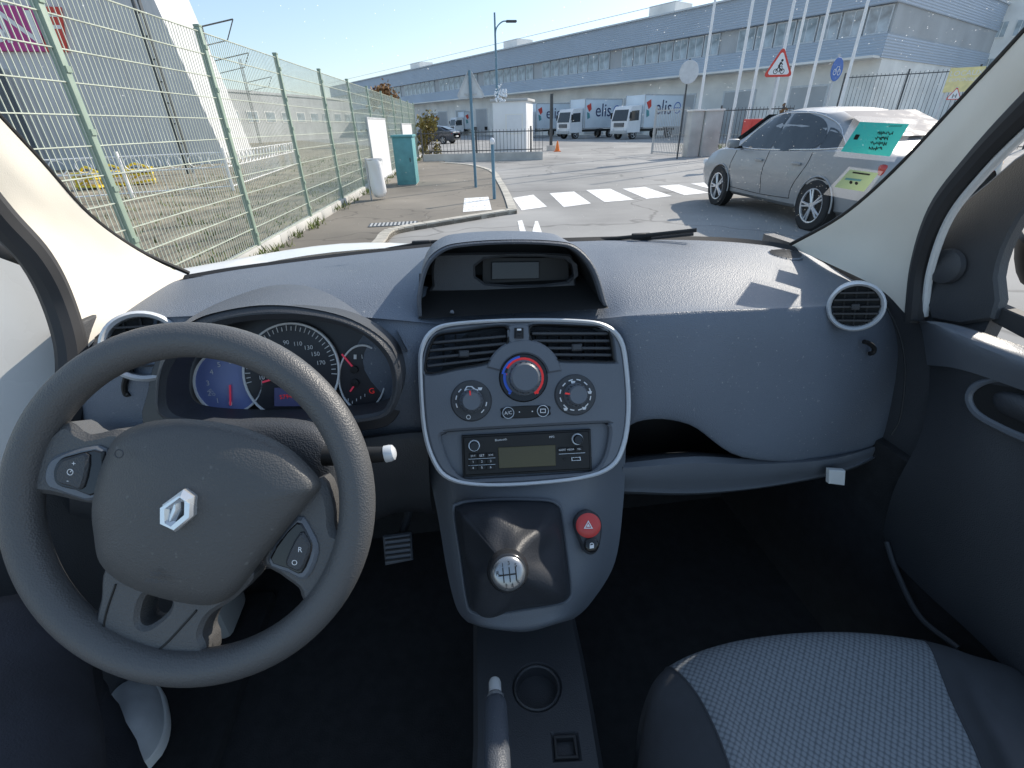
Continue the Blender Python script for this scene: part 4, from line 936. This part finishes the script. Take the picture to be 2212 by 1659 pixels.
rows = [[V(((r_+.02*sin(5*a+z*9))*cos(a), (r_+.02*cos(4*a+z*7))*sin(a), z)) for a in [2*PI*i/28 for i in range(28)]] for z, r_ in [(.82,.175),(.8,.18),(.7,.165),(.5,.15),(.3,.155),(.15,.15),(.06,.10),(.04,.02)]]
MB().grid(rows, TRUCKW, True).build('litter_bag', t_, 80)
def tri(s_): return [(0,s_*.58),(-s_*.5,-s_*.29),(s_*.5,-s_*.29)]
def rtri(s_, r_=.12):
    T = tri(s_); o = []
    for i in range(3):
        p, a, c = V(T[i]), V(T[i-1]), V(T[(i+1)%3]); o += [tuple(p+(a-p)*r_), tuple(p+(a+c-2*p)*r_*.35), tuple(p+(c-p)*r_)]
    return o
p = hz(1028,405,.06); t_ = thing('road_sign', 'grey back of a triangular road sign on a blue pole at the crossing', 'road sign', p, None, True)
h_ = hy(1010,152,p.y).z-.06; hc = hy(1010,190,p.y).z-.06
MB().tube([(0,0,0),(0,0,h_)], .035, BLUEP, 12).build('pole', t_)
b = MB(); b.poly([rtri(.72)], SREAR, lambda x, y, z: V((x, .05-z, hc+y)), .012, .002, 0, True); b.poly([rtri(.72), rtri(.64)], GALV, lambda x, y, z: V((x, .03-z, hc+y)), .02, .001, 0, True)
for z in (-.12,.12): b.box((0,.035,hc+z), (.12 if z > 0 else .3,.02,.03), GALV)
b.build('sign_plate', t_)
p = hz(1068,430,.06); t_ = thing('bollard_post', 'slim blue post with pale ball top standing by the kerb', 'bollard', p, None, True)
h_ = hy(1063,312,p.y).z-.06; MB().tube([(0,0,0),(0,0,h_)], .035, BLUEP, 12).build('post', t_); MB().lathe([(.03,0),(.05,.03),(.055,.06),(.045,.1),(.02,.12),(.001,.125)], LENS, (0,0,h_), (0,0,1), 16).build('ball_cap', t_)
p = B(1077,300,36); t_ = thing('street_lamp', 'tall blue street lamp with one arm above the white kiosk', 'street lamp', p, None, True)
b = MB(); zt = pt(1067,52,36).z; b.tube([(0,0,0),(0,0,4),(0,0,zt)], [.11,.09,.06], BLUEP, 10); b.build('pole', t_)
za = pt(1067,80,36).z; b = MB(); b.tube(spline([V((0,0,za-.6)), V((.1,0,za)), V((.5,0,za+.35)), V((.9,0,za+.4))], 5), .04, BLUEP, 8); b.build('arm', t_); MB().box((1.15,0,za+.38), (.75,.28,.14), DKMET, bev=.05).build('lamp_head', t_)
p = B(1102,325,25); t_ = thing('white_kiosk', 'small white kiosk cabin with flat roof behind the low wall', 'kiosk', p, None, True, R(-20))
MB().box((0,1,1.25), (1.75,2,2.5), TRUCKW, bev=.01).build('wall', t_); MB().box((0,1,2.56), (1.95,2.2,.12), GREYW, bev=.02).build('roof', t_)
b = MB(); b.box((-.885,.5,1.1), (.03,.8,2.05), BLUEP); b.build('door', t_); b = MB(); b.box((.25,-.012,1.5), (.9,.03,.9), WWALL); b.box((.25,-.03,1.5), (.8,.02,.8), LENS); b.build('window', t_)
def bars(name, lb, P0, P1, h, wallh, sp, m_, cat='fence'):
    d = P1-P0; L_ = d.length; t_ = thing(name, lb, cat, P0, None, True, math.atan2(d.y, d.x))
    if wallh: MB().box((L_/2,0,wallh/2), (L_,.2,wallh), CONC).build('base_wall', t_)
    b = MB(); n_ = int(L_/sp)
    for i in range(n_+1): b.box((L_*i/n_,0,wallh+h/2), (.018,.018,h), m_)
    for z in (.1,h-.1): b.box((L_/2,0,wallh+z), (L_,.03,.04), m_)
    b.build('bars', t_)
    for i in range(0, int(L_/2.5)+1): MB().box((min(L_,i*2.5),0,(wallh+h)/2+.05), (.07,.07,wallh+h+.1), m_).build('post', t_)
    return t_
w0 = B(915,345,22); w1 = B(1172,336,22)
bars('wall_railing', 'dark railing on a low grey wall left of the gate', w0, w1, .95, .35, .16, DKMET)
bars('yard_gate', 'grey barred sliding gate beside the concrete gate pillar', B(1410,310,24), B(1475,312,22), 2.0, 0, .13, GREYW, 'gate')
bars('palisade_fence', 'dark barred fence right of the gate pillar', B(1548,300,21.5), B(1700,300,20), 1.9, 0, .14, DKMET)
bars('boundary_fence', 'dark tall fence behind the silver car at far right', B(1800,260,24), B(2260,230,20), 3.2, 0, .16, DKMET)
for x, w_, lb in ((1492,.55,'narrow pale concrete gate pillar beside the sliding gate'), (1526,.8,'wide pale concrete gate pillar with white arrow sign')):
    p = B(x,325,21.5); t_ = thing('gate_pillar', lb, 'pillar', p, None, True); MB().box((0,0,.9), (w_,.5,1.8), CONC, bev=.02).build('pillar_body', t_); MB().box((0,0,1.83), (w_+.08,.58,.07), WWALL, bev=.01).build('coping', t_)
p = pt(1532,243,20.8); t_ = thing('arrow_sign', 'small white arrow shaped direction sign at the gate pillar', 'sign', (p.x,p.y,0), None, True)
b = MB(); b.poly([[(-.45,-.12),(.3,-.12),(.48,0),(.3,.12),(-.45,.12)]], TRUCKW, lambda x, y, z: V((x, -z-.04, p.z+y)), .02, .004, 0, True); b.build('sign_plate', t_); MB().tube([(0,0,0),(0,0,p.z)], .03, GALV, 8).build('pole', t_)
b = MB(); b.poly([seg(-.33,.03,.25,.03,.025)], DKMET, lambda x, y, z: V((x, -z-.043, p.z+y)), .002, .0005, 0); b.poly([seg(-.33,-.04,.15,-.04,.025)], DKMET, lambda x, y, z: V((x, -z-.043, p.z+y)), .002, .0005, 0); b.build('sign_print', t_)
p = pt(1487,156,19); t_ = thing('round_sign', 'grey back of a round road sign on a dark pole near the gate', 'road sign', (p.x,p.y,0), None, True)
MB().tube([(0,0,0),(0,0,p.z+.45)], .035, DKMET, 10).build('pole', t_); MB().lathe([(.40,-.01),(.41,0),(.40,.01),(.001,.011)], SREAR, (0,-.05,p.z), (0,-1,0), 28).build('sign_plate', t_)
p = B(1204,325,28); t_ = thing('traffic_cone', 'orange traffic cone in front of the parked trucks', 'traffic cone', p, None, True); MB().lathe([(.15,0),(.035,.52),(.001,.53)], ORANGE, (0,0,.04), (0,0,1), 16).build('cone', t_); MB().box((0,0,.02), (.36,.36,.04), ORANGE).build('base', t_)
p = B(1190,320,29); t_ = thing('barrier_post', 'dark square post standing in front of the trucks', 'post', p, None, True); MB().box((0,0,1.5), (.16,.16,3.0), DKMET).build('post', t_); MB().box((0,0,.15), (.45,.45,.3), CONC).build('footing', t_)
p = B(1625,300,19); t_ = thing('red_cabinet', 'red metal box behind the bonnet of the silver car', 'cabinet', p, None, True); MB().box((0,0,.75), (.75,.5,1.4), RED, bev=.02).build('cabinet_body', t_); MB().box((0,-.26,.75), (.6,.02,1.2), RED, bev=.005).build('cabinet_door', t_)
for i, (x, y, t_, lb) in enumerate([(1515,205,24,'leftmost white flagpole, standing by the round sign'),(1576,290,22.5,'second white flagpole from the left, by the dark fence'),(1616,250,23,'third white flagpole from the left'),(1664,250,22,'fourth white flagpole, beside the cyclist sign'),(1692,240,25,'fifth white flagpole, just right of the cyclist sign'),(1742,220,23,'sixth white flagpole from the left, above the silver car'),(1822,200,22,'rightmost white flagpole, near the blue round sign')]):
    p = B(x, y, t_)
    if i == 0: fp0 = thing('flagpole', lb, 'flagpole', p, 'white flagpoles at the gate', True); MB().tube([(0,0,0),(0,0,6),(0,0,12)], [.075,.06,.04], TRUCKW, 10).build('pole', fp0); MB().lathe([(.05,0),(.07,.06),(.05,.12),(.001,.13)], TRUCKW, (0,0,12), (0,0,1), 12).build('finial', fp0); MB().box((0,0,.06), (.35,.35,.12), CONC).build('base', fp0)
    else: dup(fp0, p, 0, lb)
p = pt(1685,140,15.5); t_ = thing('warning_sign', 'red bordered triangular warning sign with a black cyclist', 'road sign', (p.x,p.y,0), None, True, R(-8))
zc = p.z-.05; MB().tube([(0,0.05,0),(0,0.05,zc+.45)], .035, GALV, 10).build('pole', t_)
b = MB(); fx = lambda o: (lambda x, y, z: V((x, -o-z, zc+y)))
b.poly([rtri(.98)], RED, fx(.0), .012, .002, 0, True); sp_ = b.build('sign_plate', t_)
b = MB(); b.poly([rtri(.76)], TRUCKW, fx(.003), .002, .0005, 0); b.build('white_field', sp_)
b = MB()
for cx_ in (-.11,.11): b.poly([circ(cx_,-.13,.075,18), circ(cx_,-.13,.055,18)], BLK, fx(.006), .002, .0005, 0)
for s_ in [(-.11,-.13,-.02,0,.03),(-.02,0,.11,-.13,.02),(-.02,0,.07,.02,.02),(.07,.02,.11,-.13,.02),(-.04,0,.02,.12,.055),(.02,.12,.08,.05,.03),(-.02,0,.03,-.08,.035),(.03,-.08,.0,-.15,.03)]: b.poly([seg(*s_)], BLK, fx(.0065), .002, .0005, 0)
b.poly([circ(.045,.17,.038,14)], BLK, fx(.007), .002, .0005, 0); b.build('cyclist_symbol', sp_)
p = pt(1808,150,14.5); t_ = thing('cycle_path_sign', 'round blue sign seen at an angle above the silver car', 'road sign', (p.x,p.y,0), None, True, R(22))
MB().tube([(0,.04,0),(0,.04,p.z+.4)], .03, GALV, 10).build('pole', t_); MB().lathe([(.30,-.01),(.31,0),(.30,.008),(.001,.009)], SIGNBLUE, (0,0,p.z), (0,-1,0), 28).build('sign_plate', t_)
b = MB() 
for cx_ in (-.11,.11): b.tube([(cx_+.075*cos(a),-.012,p.z-.07+.075*sin(a)) for a in [2*PI*i/14 for i in range(14)]], .010, INK, 5, True)
b.tube([(-.11,-.012,p.z-.07),(-.03,-.012,p.z+.07),(.09,-.012,p.z+.07),(.11,-.012,p.z-.07)], .010, INK, 5); b.build('cycle_symbol', t_)
p = pt(2082,172,15); t_ = thing('letting_sign', 'yellow property sign with lettering at the far right', 'sign', (p.x,p.y,0), None, True, R(-38))
b = MB(); b.box((0,0,p.z), (.86,.04,.66), SIGNYEL); b.build('sign_board', t_); q = Pl((0,-.023,p.z), (0,0,1), (1,0,0))
MB().text(q, 'LOCAUX', 0, 0, 0, INK, .003, size=.2, at=(0,.17)).build('lettering', t_); MB().text(q, 'DISPONIBLES', 0, 0, 0, INK, .003, size=.13, at=(0,.0)).build('lettering', t_)
for sx_ in (-.36,.36): MB().tube([(sx_,.05,0),(sx_,.05,p.z+.33)], .03, GALV, 8).build('pole', t_)
p = pt(2062,206,13.5); t_ = thing('hydrant_sign', 'small white triangular sign with letter H beside the yellow board', 'sign', (p.x,p.y,0), None, True, R(-38))
b = MB(); b.poly([rtri(.36)], RED, lambda x, y, z: V((x,-z,p.z+y)), .01, .001, 0, True); b.poly([rtri(.30)], TRUCKW, lambda x, y, z: V((x,-.003-z,p.z+y)), .002, .0004, 0); b.text(Pl((0,-.006,p.z), (0,0,1)), 'H', 0, 0, 0, BLK, .001, size=.15, at=(0,-.02)); b.build('sign_plate', t_); MB().tube([(0,.03,0),(0,.03,p.z+.2)], .025, GALV, 8).build('pole', t_)

# ================================================================ WAREHOUSE
e_ = V((-.482,.876,0)).normalized(); P0 = V((35.0,40.3,0))
wh = thing('warehouse', 'long warehouse with blue-grey cladding and a strip of windows', 'building', P0, None, True, math.atan2(e_.y, e_.x))
LW = 128
MB().box((LW/2,-15,2.7), (LW,30,5.4), WWALL).build('lower_wall', wh)
MB().box((LW/2,-15+.25,6.18), (LW+.2,30.5,1.56), CLAD).build('cladding', wh); MB().box((LW/2,-15+.25,9.95), (LW+.2,30.5,2.2), CLAD).build('cladding', wh)
MB().box((LW/2,-15.1,7.9), (LW,30,1.9), GREYW).build('window_band', wh)
MB().box((LW/2,-14.7,11.12), (LW+.5,30.9,.14), SREAR).build('roof_edge', wh)
MB().tube([(0,.4,12.0),(LW,.4,12.0)], .03, GALV, 5).build('roof_rail', wh)
for x, w_ in ((24,3.5),(52,3.5),(84,4)): MB().box((x,-4,11.9), (w_,3,1.6), WWALL).build('roof_unit', wh)
MB().box((LW/2,.9,5.42), (LW,1.8,.16), WWALL).build('canopy', wh)
f_ = None
for i in range(70):
    if i % 8 == 7: continue
    if f_ is None:
        b = MB(); b.box((0,0,0), (1.66,.08,1.78), SREAR); f_ = b.build('window', wh); b = MB(); b.box((-.40,.03,0), (.7,.05,1.58), GLASS); b.box((.40,.03,0), (.7,.05,1.58), GLASS); pn = b.build('pane', f_); f_.location = (1+i*1.8,-.0,7.9)
    else:
        o = f_.copy(); COL.objects.link(o); o.location = (1+i*1.8,-.0,7.9); o2 = pn.copy(); COL.objects.link(o2); o2.parent = o
f_ = None
for i in range(19):
    if f_ is None: b = MB(); b.box((0,.02,2.0), (3.4,.12,3.8), SREAR); b.box((0,.07,1.95), (3.0,.06,3.6), GREYW); f_ = b.build('loading_door', wh); b = MB(); b.box((-1.6,.3,1.0), (.18,.5,.5), BLK); b.box((1.6,.3,1.0), (.18,.5,.5), BLK); pn = b.build('dock_buffer', f_); f_.location = (5,0,0)
    else:
        o = f_.copy(); COL.objects.link(o); o.location = (5+i*6.5,0,0); o2 = pn.copy(); COL.objects.link(o2); o2.parent = o
simple_block('pale_office_block', 'pale office building at far right behind the flagpoles', B(1905,150,56), B(2380,100,46), 15, 11.5, WWALL, 12, 2.6, 1.5, 3)

# ================================================================ TRUCKS
def wheel(b_parent, x, y, r, w_, rim, nsp=10):
    s_ = 1 if x > 0 else -1
    b = MB(); b.lathe([(r*.7,-w_/2),(r*.95,-w_/2),(r,-w_/2+.02),(r,w_/2-.02),(r*.95,w_/2),(r*.7,w_/2),(r*.68,w_/2-.03)], TYRE, (x,y,r), (s_,0,0), 32); o = b.build('wheel', b_parent)
    b = MB(); b.lathe([(r*.70,w_/2-.05),(r*.69,w_/2-.0),(r*.64,w_/2-.005),(r*.63,w_/2-.05),(.01,w_/2-.06)], rim, (x,y,r), (s_,0,0), 32)
    b.lathe([(r*.16,w_/2-.06),(r*.15,w_/2-.008),(.001,w_/2-.004)], rim, (x,y,r), (s_,0,0), 16)
    b.lathe([(r*.62,w_/2-.048),(.01,w_/2-.048)], BLK, (x,y,r), (s_,0,0), 24)
    for k in range(nsp):
        a = 2*PI*(k//2)/(nsp/2)+(.13 if k % 2 else -.13)
        p0 = V((x+s_*(w_/2-.015), y+r*.12*cos(a), r+r*.12*sin(a))); p1 = V((x+s_*(w_/2-.012), y+r*.65*cos(a), r+r*.65*sin(a))); b.tube([p0, p1], [.018,.014], rim, 6)
    b.build('rim', o); return o
def make_truck(lb):
    t_ = thing('delivery_truck', lb, 'truck', (0,0,0), 'white delivery trucks at the loading docks', True)
    bx_ = MB().box((0,-.7,2.25), (2.45,5.0,2.6), TRUCKB, bev=.03).build('cargo_box', t_)
    b = MB()
    for sx_ in (-1.235,1.235):
        for yy in (-3.2,1.8): b.box((sx_,yy,2.25), (.03,.08,2.6), GALV)
        for z in (.95,3.55): b.box((sx_,-.7,z), (.03,5.0,.08), GALV)
    b.build('box_trim', bx_)
    q = Pl((-1.23,-.7,2.4), (0,0,1), (0,-1,0))
    MB().text(q, 'elis', 0, 0, 0, LOGOB, .012, size=1.7, at=(-.05,.1)).build('lettering', bx_); b = MB(); b.poly([[(-2.3,.55),(-1.75,.8),(-1.65,.25),(-1.95,-.0)]], RED, lambda x, y, z: q.w(x, y, .012+z), .004, .001, 0); b.poly([[(-2.25,.0),(-1.9,-.1),(-1.8,-.5),(-2.15,-.65)]], TEAL, lambda x, y, z: q.w(x, y, .012+z), .004, .001, 0)
    b.build('logo', bx_); b = MB(); b.poly([circ(1.8,.1,.48,28), circ(1.8,.1,.40,28)], SIGNBLUE, lambda x, y, z: q.w(x, y, .012+z), .004, .001, 0); b.poly([seg(1.4,.1,2.2,.1,.08)], SIGNBLUE, lambda x, y, z: q.w(x, y, .013+z), .004, .001, 0); b.build('emblem', bx_)
    prof_ = [(1.95,.55),(3.55,.55),(3.62,.9),(3.6,1.5),(3.35,2.45),(3.15,2.7),(1.95,2.78)]
    b = MB(); q2 = Pl((-1.1,0,0), (0,0,1), (0,-1,0)); b.poly([[(-y, z) for y, z in prof_]], TRUCKW, lambda x, y, z: q2.w(x, y, z), 2.2, .04, 0, True); cab = b.build('cab', t_)
    b = MB(); b.add([(-.98,3.625,1.52),(.98,3.625,1.52),(.9,3.372,2.42),(-.9,3.372,2.42)], [[0,1,2,3]], CGLASS); b.build('windscreen', cab)
    for sx_ in (-1.105,1.105):
        b = MB(); b.add([(sx_,2.25,1.55),(sx_,3.4,1.5),(sx_,3.2,2.3),(sx_,2.25,2.35)], [[0,1,2,3]], CGLASS); b.build('side_window', cab)
        b = MB(); b.box((sx_*1.15,3.45,1.95), (.12,.16,.5), BLK, bev=.03); b.tube([(sx_,3.4,2.2),(sx_*1.15,3.45,2.15)], .02, BLK, 6); b.build('mirror', cab)
        b = MB(); b.box((sx_*.78,3.66,.82), (.36,.06,.2), LENS, bev=.02); b.build('headlight', cab)
    b = MB(); b.box((0,3.64,1.2), (1.3,.06,.34), BLK, bev=.01)
    for k in range(3): b.box((0,3.675,1.1+k*.1), (1.2,.02,.03), GALV)
    b.build('grille', cab); MB().box((0,3.66,.6), (2.15,.16,.28), GREYW, bev=.04).build('bumper', cab)
    MB().box((0,0,.72), (.9,6.6,.2), DKMET).build('chassis', t_)
    for yy in (2.75,-1.9):
        for sx_ in (-.95,.95): wheel(t_, sx_, yy, .42, .26, GALV, 6)
    return t_
hd_ = V((-.92,-.40,0)).normalized(); rz = math.atan2(-hd_.x, hd_.y)
TR = [(1336,44,'white delivery truck nearest the gate, rightmost of the row'),(1216,49,'white delivery truck in the middle of the right hand group'),(1120,57,'white delivery truck partly hidden behind the white kiosk'),(978,82,'far white delivery truck left of the street sign pole'),(915,90,'farthest white delivery truck at the left end of the row')]
tr0 = None
for x, t_, lb in TR:
    p = B(x, 285, t_)-hd_*3.6
    if tr0 is None: tr0 = make_truck(lb); tr0.location = p; tr0.rotation_euler = (0,0,rz)
    else: dup(tr0, p, rz, lb)

# ================================================================ CARS
def make_car(lb, paint, grp=None):
    t_ = thing('parked_car', lb, 'car', (0,0,0), grp, True)
    ST = [(-2.40,.45,.80,.84,.55,.70,.66,.52),(-2.34,.33,.93,.99,.74,.82,.77,.60),(-2.1,.27,1.02,1.10,.82,.89,.83,.66),(-1.75,.25,1.03,1.19,.86,.915,.85,.62),(-1.3,.24,1.02,1.36,.87,.92,.86,.58),(-.8,.23,1.00,1.50,.87,.925,.865,.57),(-.2,.23,.985,1.56,.87,.925,.865,.57),(.3,.23,.97,1.55,.87,.925,.86,.57),(.75,.23,.96,1.45,.87,.925,.855,.57),(1.1,.23,.955,1.25,.87,.92,.85,.60),(1.45,.24,.95,1.04,.87,.92,.845,.66),(1.9,.25,.89,.97,.85,.90,.80,.62),(2.2,.27,.80,.87,.78,.83,.72,.5),(2.36,.32,.66,.70,.62,.68,.6,.4),(2.40,.42,.55,.56,.5,.55,.5,.3)]
    def half(s_):
        y, zb, zw, zt, wb, wm, ww, wt = s_; zm = zb+(zw-zb)*.5
        return [V((0,y,zb)), V((wb*.9,y,zb)), V((wb,y,zb+.06)), V((wm,y,zm)), V((wm-.008,y,zm+.14)), V((ww,y,zw)), V((ww-.02,y,zw+.01)), V((wt+(ww-wt)*.45,y,zw+(zt-zw)*.6)), V((wt,y,zt-.045*min(1,(zt-zw)*4))), V((wt*.6,y,zt-.008)), V((0,y,zt))]
    rows = []
    for s_ in ST:
        h = half(s_); rows.append([V((-p.x,p.y,p.z)) for p in h[::-1]][:-1]+h)
    dense = [list(r) for r in zip(*[spline(list(c), 3) for c in zip(*rows)])]
    b = MB(); b.grid(dense, paint); b.build('body', t_, 40)
    def sst(y):
        for a, c in zip(ST, ST[1:]):
            if a[0] <= y <= c[0]:
                f = (y-a[0])/(c[0]-a[0]); return tuple(p+(q-p)*f for p, q in zip(a, c))
        return ST[-1]
    def sx_(y, z):
        h = half(sst(y))
        for p, q in zip(h[2:], h[3:9]):
            if p.z <= z <= q.z and q.z > p.z: return p.x+(q.x-p.x)*(z-p.z)/(q.z-p.z)
        return h[8].x
    def onside(name, poly, m_, par, off=.008, sides=(-1,1)):
        for sd_ in sides:
            b = MB(); P = [V((y, z, 0)) for y, z in poly]; top_ = spline(P, 3, True) if len(P) > 4 else P
            ys = [p.x for p in top_]; y0, y1 = min(ys), max(ys); n_ = 14; g = []
            for i in range(n_+1):
                y = y0+(y1-y0)*(i+.001)/(n_+.002); zs = []
                for k in range(len(top_)):
                    p, q = top_[k-1], top_[k]
                    if (p.x-y)*(q.x-y) <= 0 and p.x != q.x: zs.append(p.y+(q.y-p.y)*(y-p.x)/(q.x-p.x))
                if not zs: continue
                za_, zb_ = min(zs), max(zs); g.append([V((sd_*(sx_(y, za_+(zb_-za_)*j/4)+off), y, za_+(zb_-za_)*j/4)) for j in range(5)])
            b.grid(g, m_); b.build(name, par)
    onside('side_window', [(.05,1.015),(.95,1.0),(1.02,1.04),(.62,1.36),(.35,1.455),(.06,1.475)], CGLASS, t_)
    onside('side_window', [(-.98,1.05),(-.02,1.015),(-.01,1.475),(-.5,1.455),(-.85,1.36),(-1.05,1.2)], CGLASS, t_)
    onside('quarter_window', [(-1.5,1.09),(-1.06,1.06),(-1.12,1.18),(-1.0,1.3),(-1.25,1.24)], CGLASS, t_)
    for sd_ in (-1, 1):
        MB().tube([V((sd_*(sx_(y, z)+.008), y, z)) for y, z in [(1.05,1.0),(.5,.985),(0,.995),(-.6,1.015),(-1.1,1.035),(-1.55,1.07)]], .008, CHROME, 6).build('window_trim', t_)
        MB().tube([V((sd_*(sx_(p.x, p.y)+.008), p.x, p.y)) for p in spline([V((1.04,1.02,0)), V((.62,1.39,0)), V((.3,1.485,0)), V((-.1,1.495,0)), V((-.6,1.465,0)), V((-1.1,1.33,0)), V((-1.55,1.09,0))], 4)], .007, CHROME, 6).build('window_trim', t_)
        for L_ in ([(0.02,.97),(.03,.7),(.02,.36)], [(1.02,.95),(1.06,.7),(.98,.36)], [(-1.02,1.0),(-.98,.8),(-.78,.5),(-.75,.36)], [(1.0,.36),(.02,.34),(-.75,.36)]):
            MB().tube([V((sd_*(sx_(p.x, p.y)+.001), p.x, p.y)) for p in spline([V((a, c, 0)) for a, c in L_], 5)], .005, BLK, 5).build('door_seam', t_)
        for y in (.2,-.78): MB().box((sd_*(sx_(y,.84)+.02), y, .84), (.035,.2,.035), paint, bev=.012).build('door_handle', t_)
        b = MB(); b.box((sd_*1.0,.93,1.06), (.2,.12,.14), paint, bev=.04); b.box((sd_*.9,.93,1.0), (.14,.06,.04), BLK, bev=.01); b.build('door_mirror', t_)
        MB().box((sd_*.66,2.2,.70), (.3,.24,.1), LENS, MX.Rotation(sd_*-.45, 3, 'Z'), .03).build('headlight', t_)
        MB().box((sd_*.70,-2.25,.85), (.26,.2,.13), TLIGHT, MX.Rotation(sd_*.35, 3, 'Z'), .03).build('tail_light', t_)
        for y in (1.36,-1.36):
            b = MB(); b.lathe([(.37,-.1),(.37,.012),(.01,.012)], BLK, (sd_*.905,y,.34), (sd_,0,0), 36); b.build('wheel_arch', t_)
            b = MB(); b.tube([V((sd_*.922, y+.375*cos(a), .34+.375*sin(a))) for a in [PI*i/16-.15+(.3*i/16) for i in range(17)]], .012, paint, 6); b.build('arch_lip', t_)
            wheel(t_, sd_*.84, y, .335, .21, ALLOY, 10)
    b = MB()
    b.add([(-.56,.72,1.468),(.56,.72,1.468),(.72,1.47,1.045),(-.72,1.47,1.045)], [[0,3,2,1]], CGLASS); b.v = [p+V((0,.012,.016)) for p in b.v]; b.build('windscreen', t_)
    b = MB(); b.add([(-.55,-1.0,1.475),(.55,-1.0,1.475),(.60,-1.85,1.18),(-.60,-1.85,1.18)], [[0,1,2,3]], CGLASS); b.v = [p+V((0,-.012,.018)) for p in b.v]; b.build('rear_window', t_)
    MB().box((0,2.37,.5), (.9,.06,.2), BLK, bev=.02).build('grille', t_)
    MB().box((0,-2.4,.62), (.52,.03,.12), TRUCKW, bev=.004).build('number_plate', t_)
    return t_
c1_ = make_car('silver saloon car waiting on the road to the right', CARP)
f1, r1 = G(1545,442), G(1742,497); md = (f1+r1)/2; dv = (f1-r1)
c1_.location = (md.x+.92, md.y, 0); c1_.rotation_euler = (0,0,math.atan2(-dv.x, dv.y)); c1_.scale = (1.02, dv.length/2.72, 1.03)
c2_ = make_car('dark car parked behind the low railing wall, left of the street sign', CARP2)
c2_.location = B(942,320,46); c2_.rotation_euler = (0,0,R(60))
# ================================================================ PLANTS
def bush(name, lb, cat, p, n, rx, ry, rz_, mt, trunk=0, seed=1, ls=.1):
    random.seed(seed); t_ = thing(name, lb, cat, p, None, True)
    b = MB()
    if trunk: b.tube([(0,0,0),(.05,0,trunk*.6),(0,.05,trunk+rz_*.5)], [.1,.07,.03], BARK, 8)
    for k in range(7):
        a = random.random()*6.28; b.tube([(0,0,trunk*.7),(rx*.5*cos(a),ry*.5*sin(a),trunk+rz_*random.random())], [.03,.01], BARK, 5)
    b.build('trunk' if trunk else 'stems', t_); b = MB()
    cl_ = [V((random.gauss(0,rx*.45), random.gauss(0,ry*.45), trunk+rz_*(.1+random.random()*.95))) for _ in range(16)]
    for _ in range(n):
        c = random.choice(cl_); q = c+V((random.gauss(0,rx*.2), random.gauss(0,ry*.2), random.gauss(0,rz_*.12))); q.z = max(q.z, .03)
        a = V((random.gauss(0,1), random.gauss(0,1), random.gauss(0,1))).normalized(); d = a.orthogonal().normalized(); e = a.cross(d); l = ls*(.5+random.random())
        b.add([q-d*l*.5, q+e*l*.35, q+d*l*.5, q-e*l*.35], [[0,1,2,3]], mt)
    b.build('crown' if trunk else 'foliage', t_)
bush('ivy_bush', 'yellow and brown leaved bush at the far end of the green fence', 'bush', fpt(20.3,.6), 1300, .5, .9, 1.7, LEAF1, 0, 3, .13)
bush('small_tree', 'rust leaved tree behind the far end of the fence', 'tree', B(838,300,44), 900, 1.3, 1.3, 2.2, LEAF2, 2.6, 4, .28)
bush('hedge', 'low brownish hedge behind the silver car roof', 'hedge', B(1700,260,20), 900, 1.4, .4, 1.4, LEAF2, 0, 6, .15)

# ================================================================ LIGHT
AZ, EL = R(56), R(34)
w = bpy.data.worlds.new('World'); S.world = w; w.use_nodes = True; nt = w.node_tree
sk = nt.nodes.new('ShaderNodeTexSky'); sk.sky_type = 'NISHITA'; sk.sun_disc = False; sk.sun_elevation = EL; sk.sun_rotation = AZ; sk.air_density = 1.0; sk.dust_density = 1.0; sk.ozone_density = 2.0
sky_lift = nt.nodes.new('ShaderNodeMix'); sky_lift.data_type = 'RGBA'; sky_lift.blend_type = 'ADD'; sky_lift.inputs[0].default_value = 1; sky_lift.inputs[7].default_value = (1.0,1.35,1.65,1)  # flat colour added to the whole sky to brighten it and the fill
nt.links.new(sk.outputs[0], sky_lift.inputs[6]); nt.links.new(sky_lift.outputs[2], nt.nodes['Background'].inputs[0]); nt.nodes['Background'].inputs[1].default_value = .15
sd_ = bpy.data.lights.new('sun', 'SUN'); sd_.energy = 5; sd_.angle = R(.5); sd_.color = (1,.92,.80)
so_ = bpy.data.objects.new('sun', sd_); COL.objects.link(so_); sv = V((sin(AZ)*cos(EL), cos(AZ)*cos(EL), sin(EL))); so_.rotation_euler = sv.to_track_quat('Z', 'Y').to_euler(); so_.location = (20,20,30)
S.view_settings.view_transform = 'Standard'; S.view_settings.look = 'None'; S.view_settings.exposure = 0
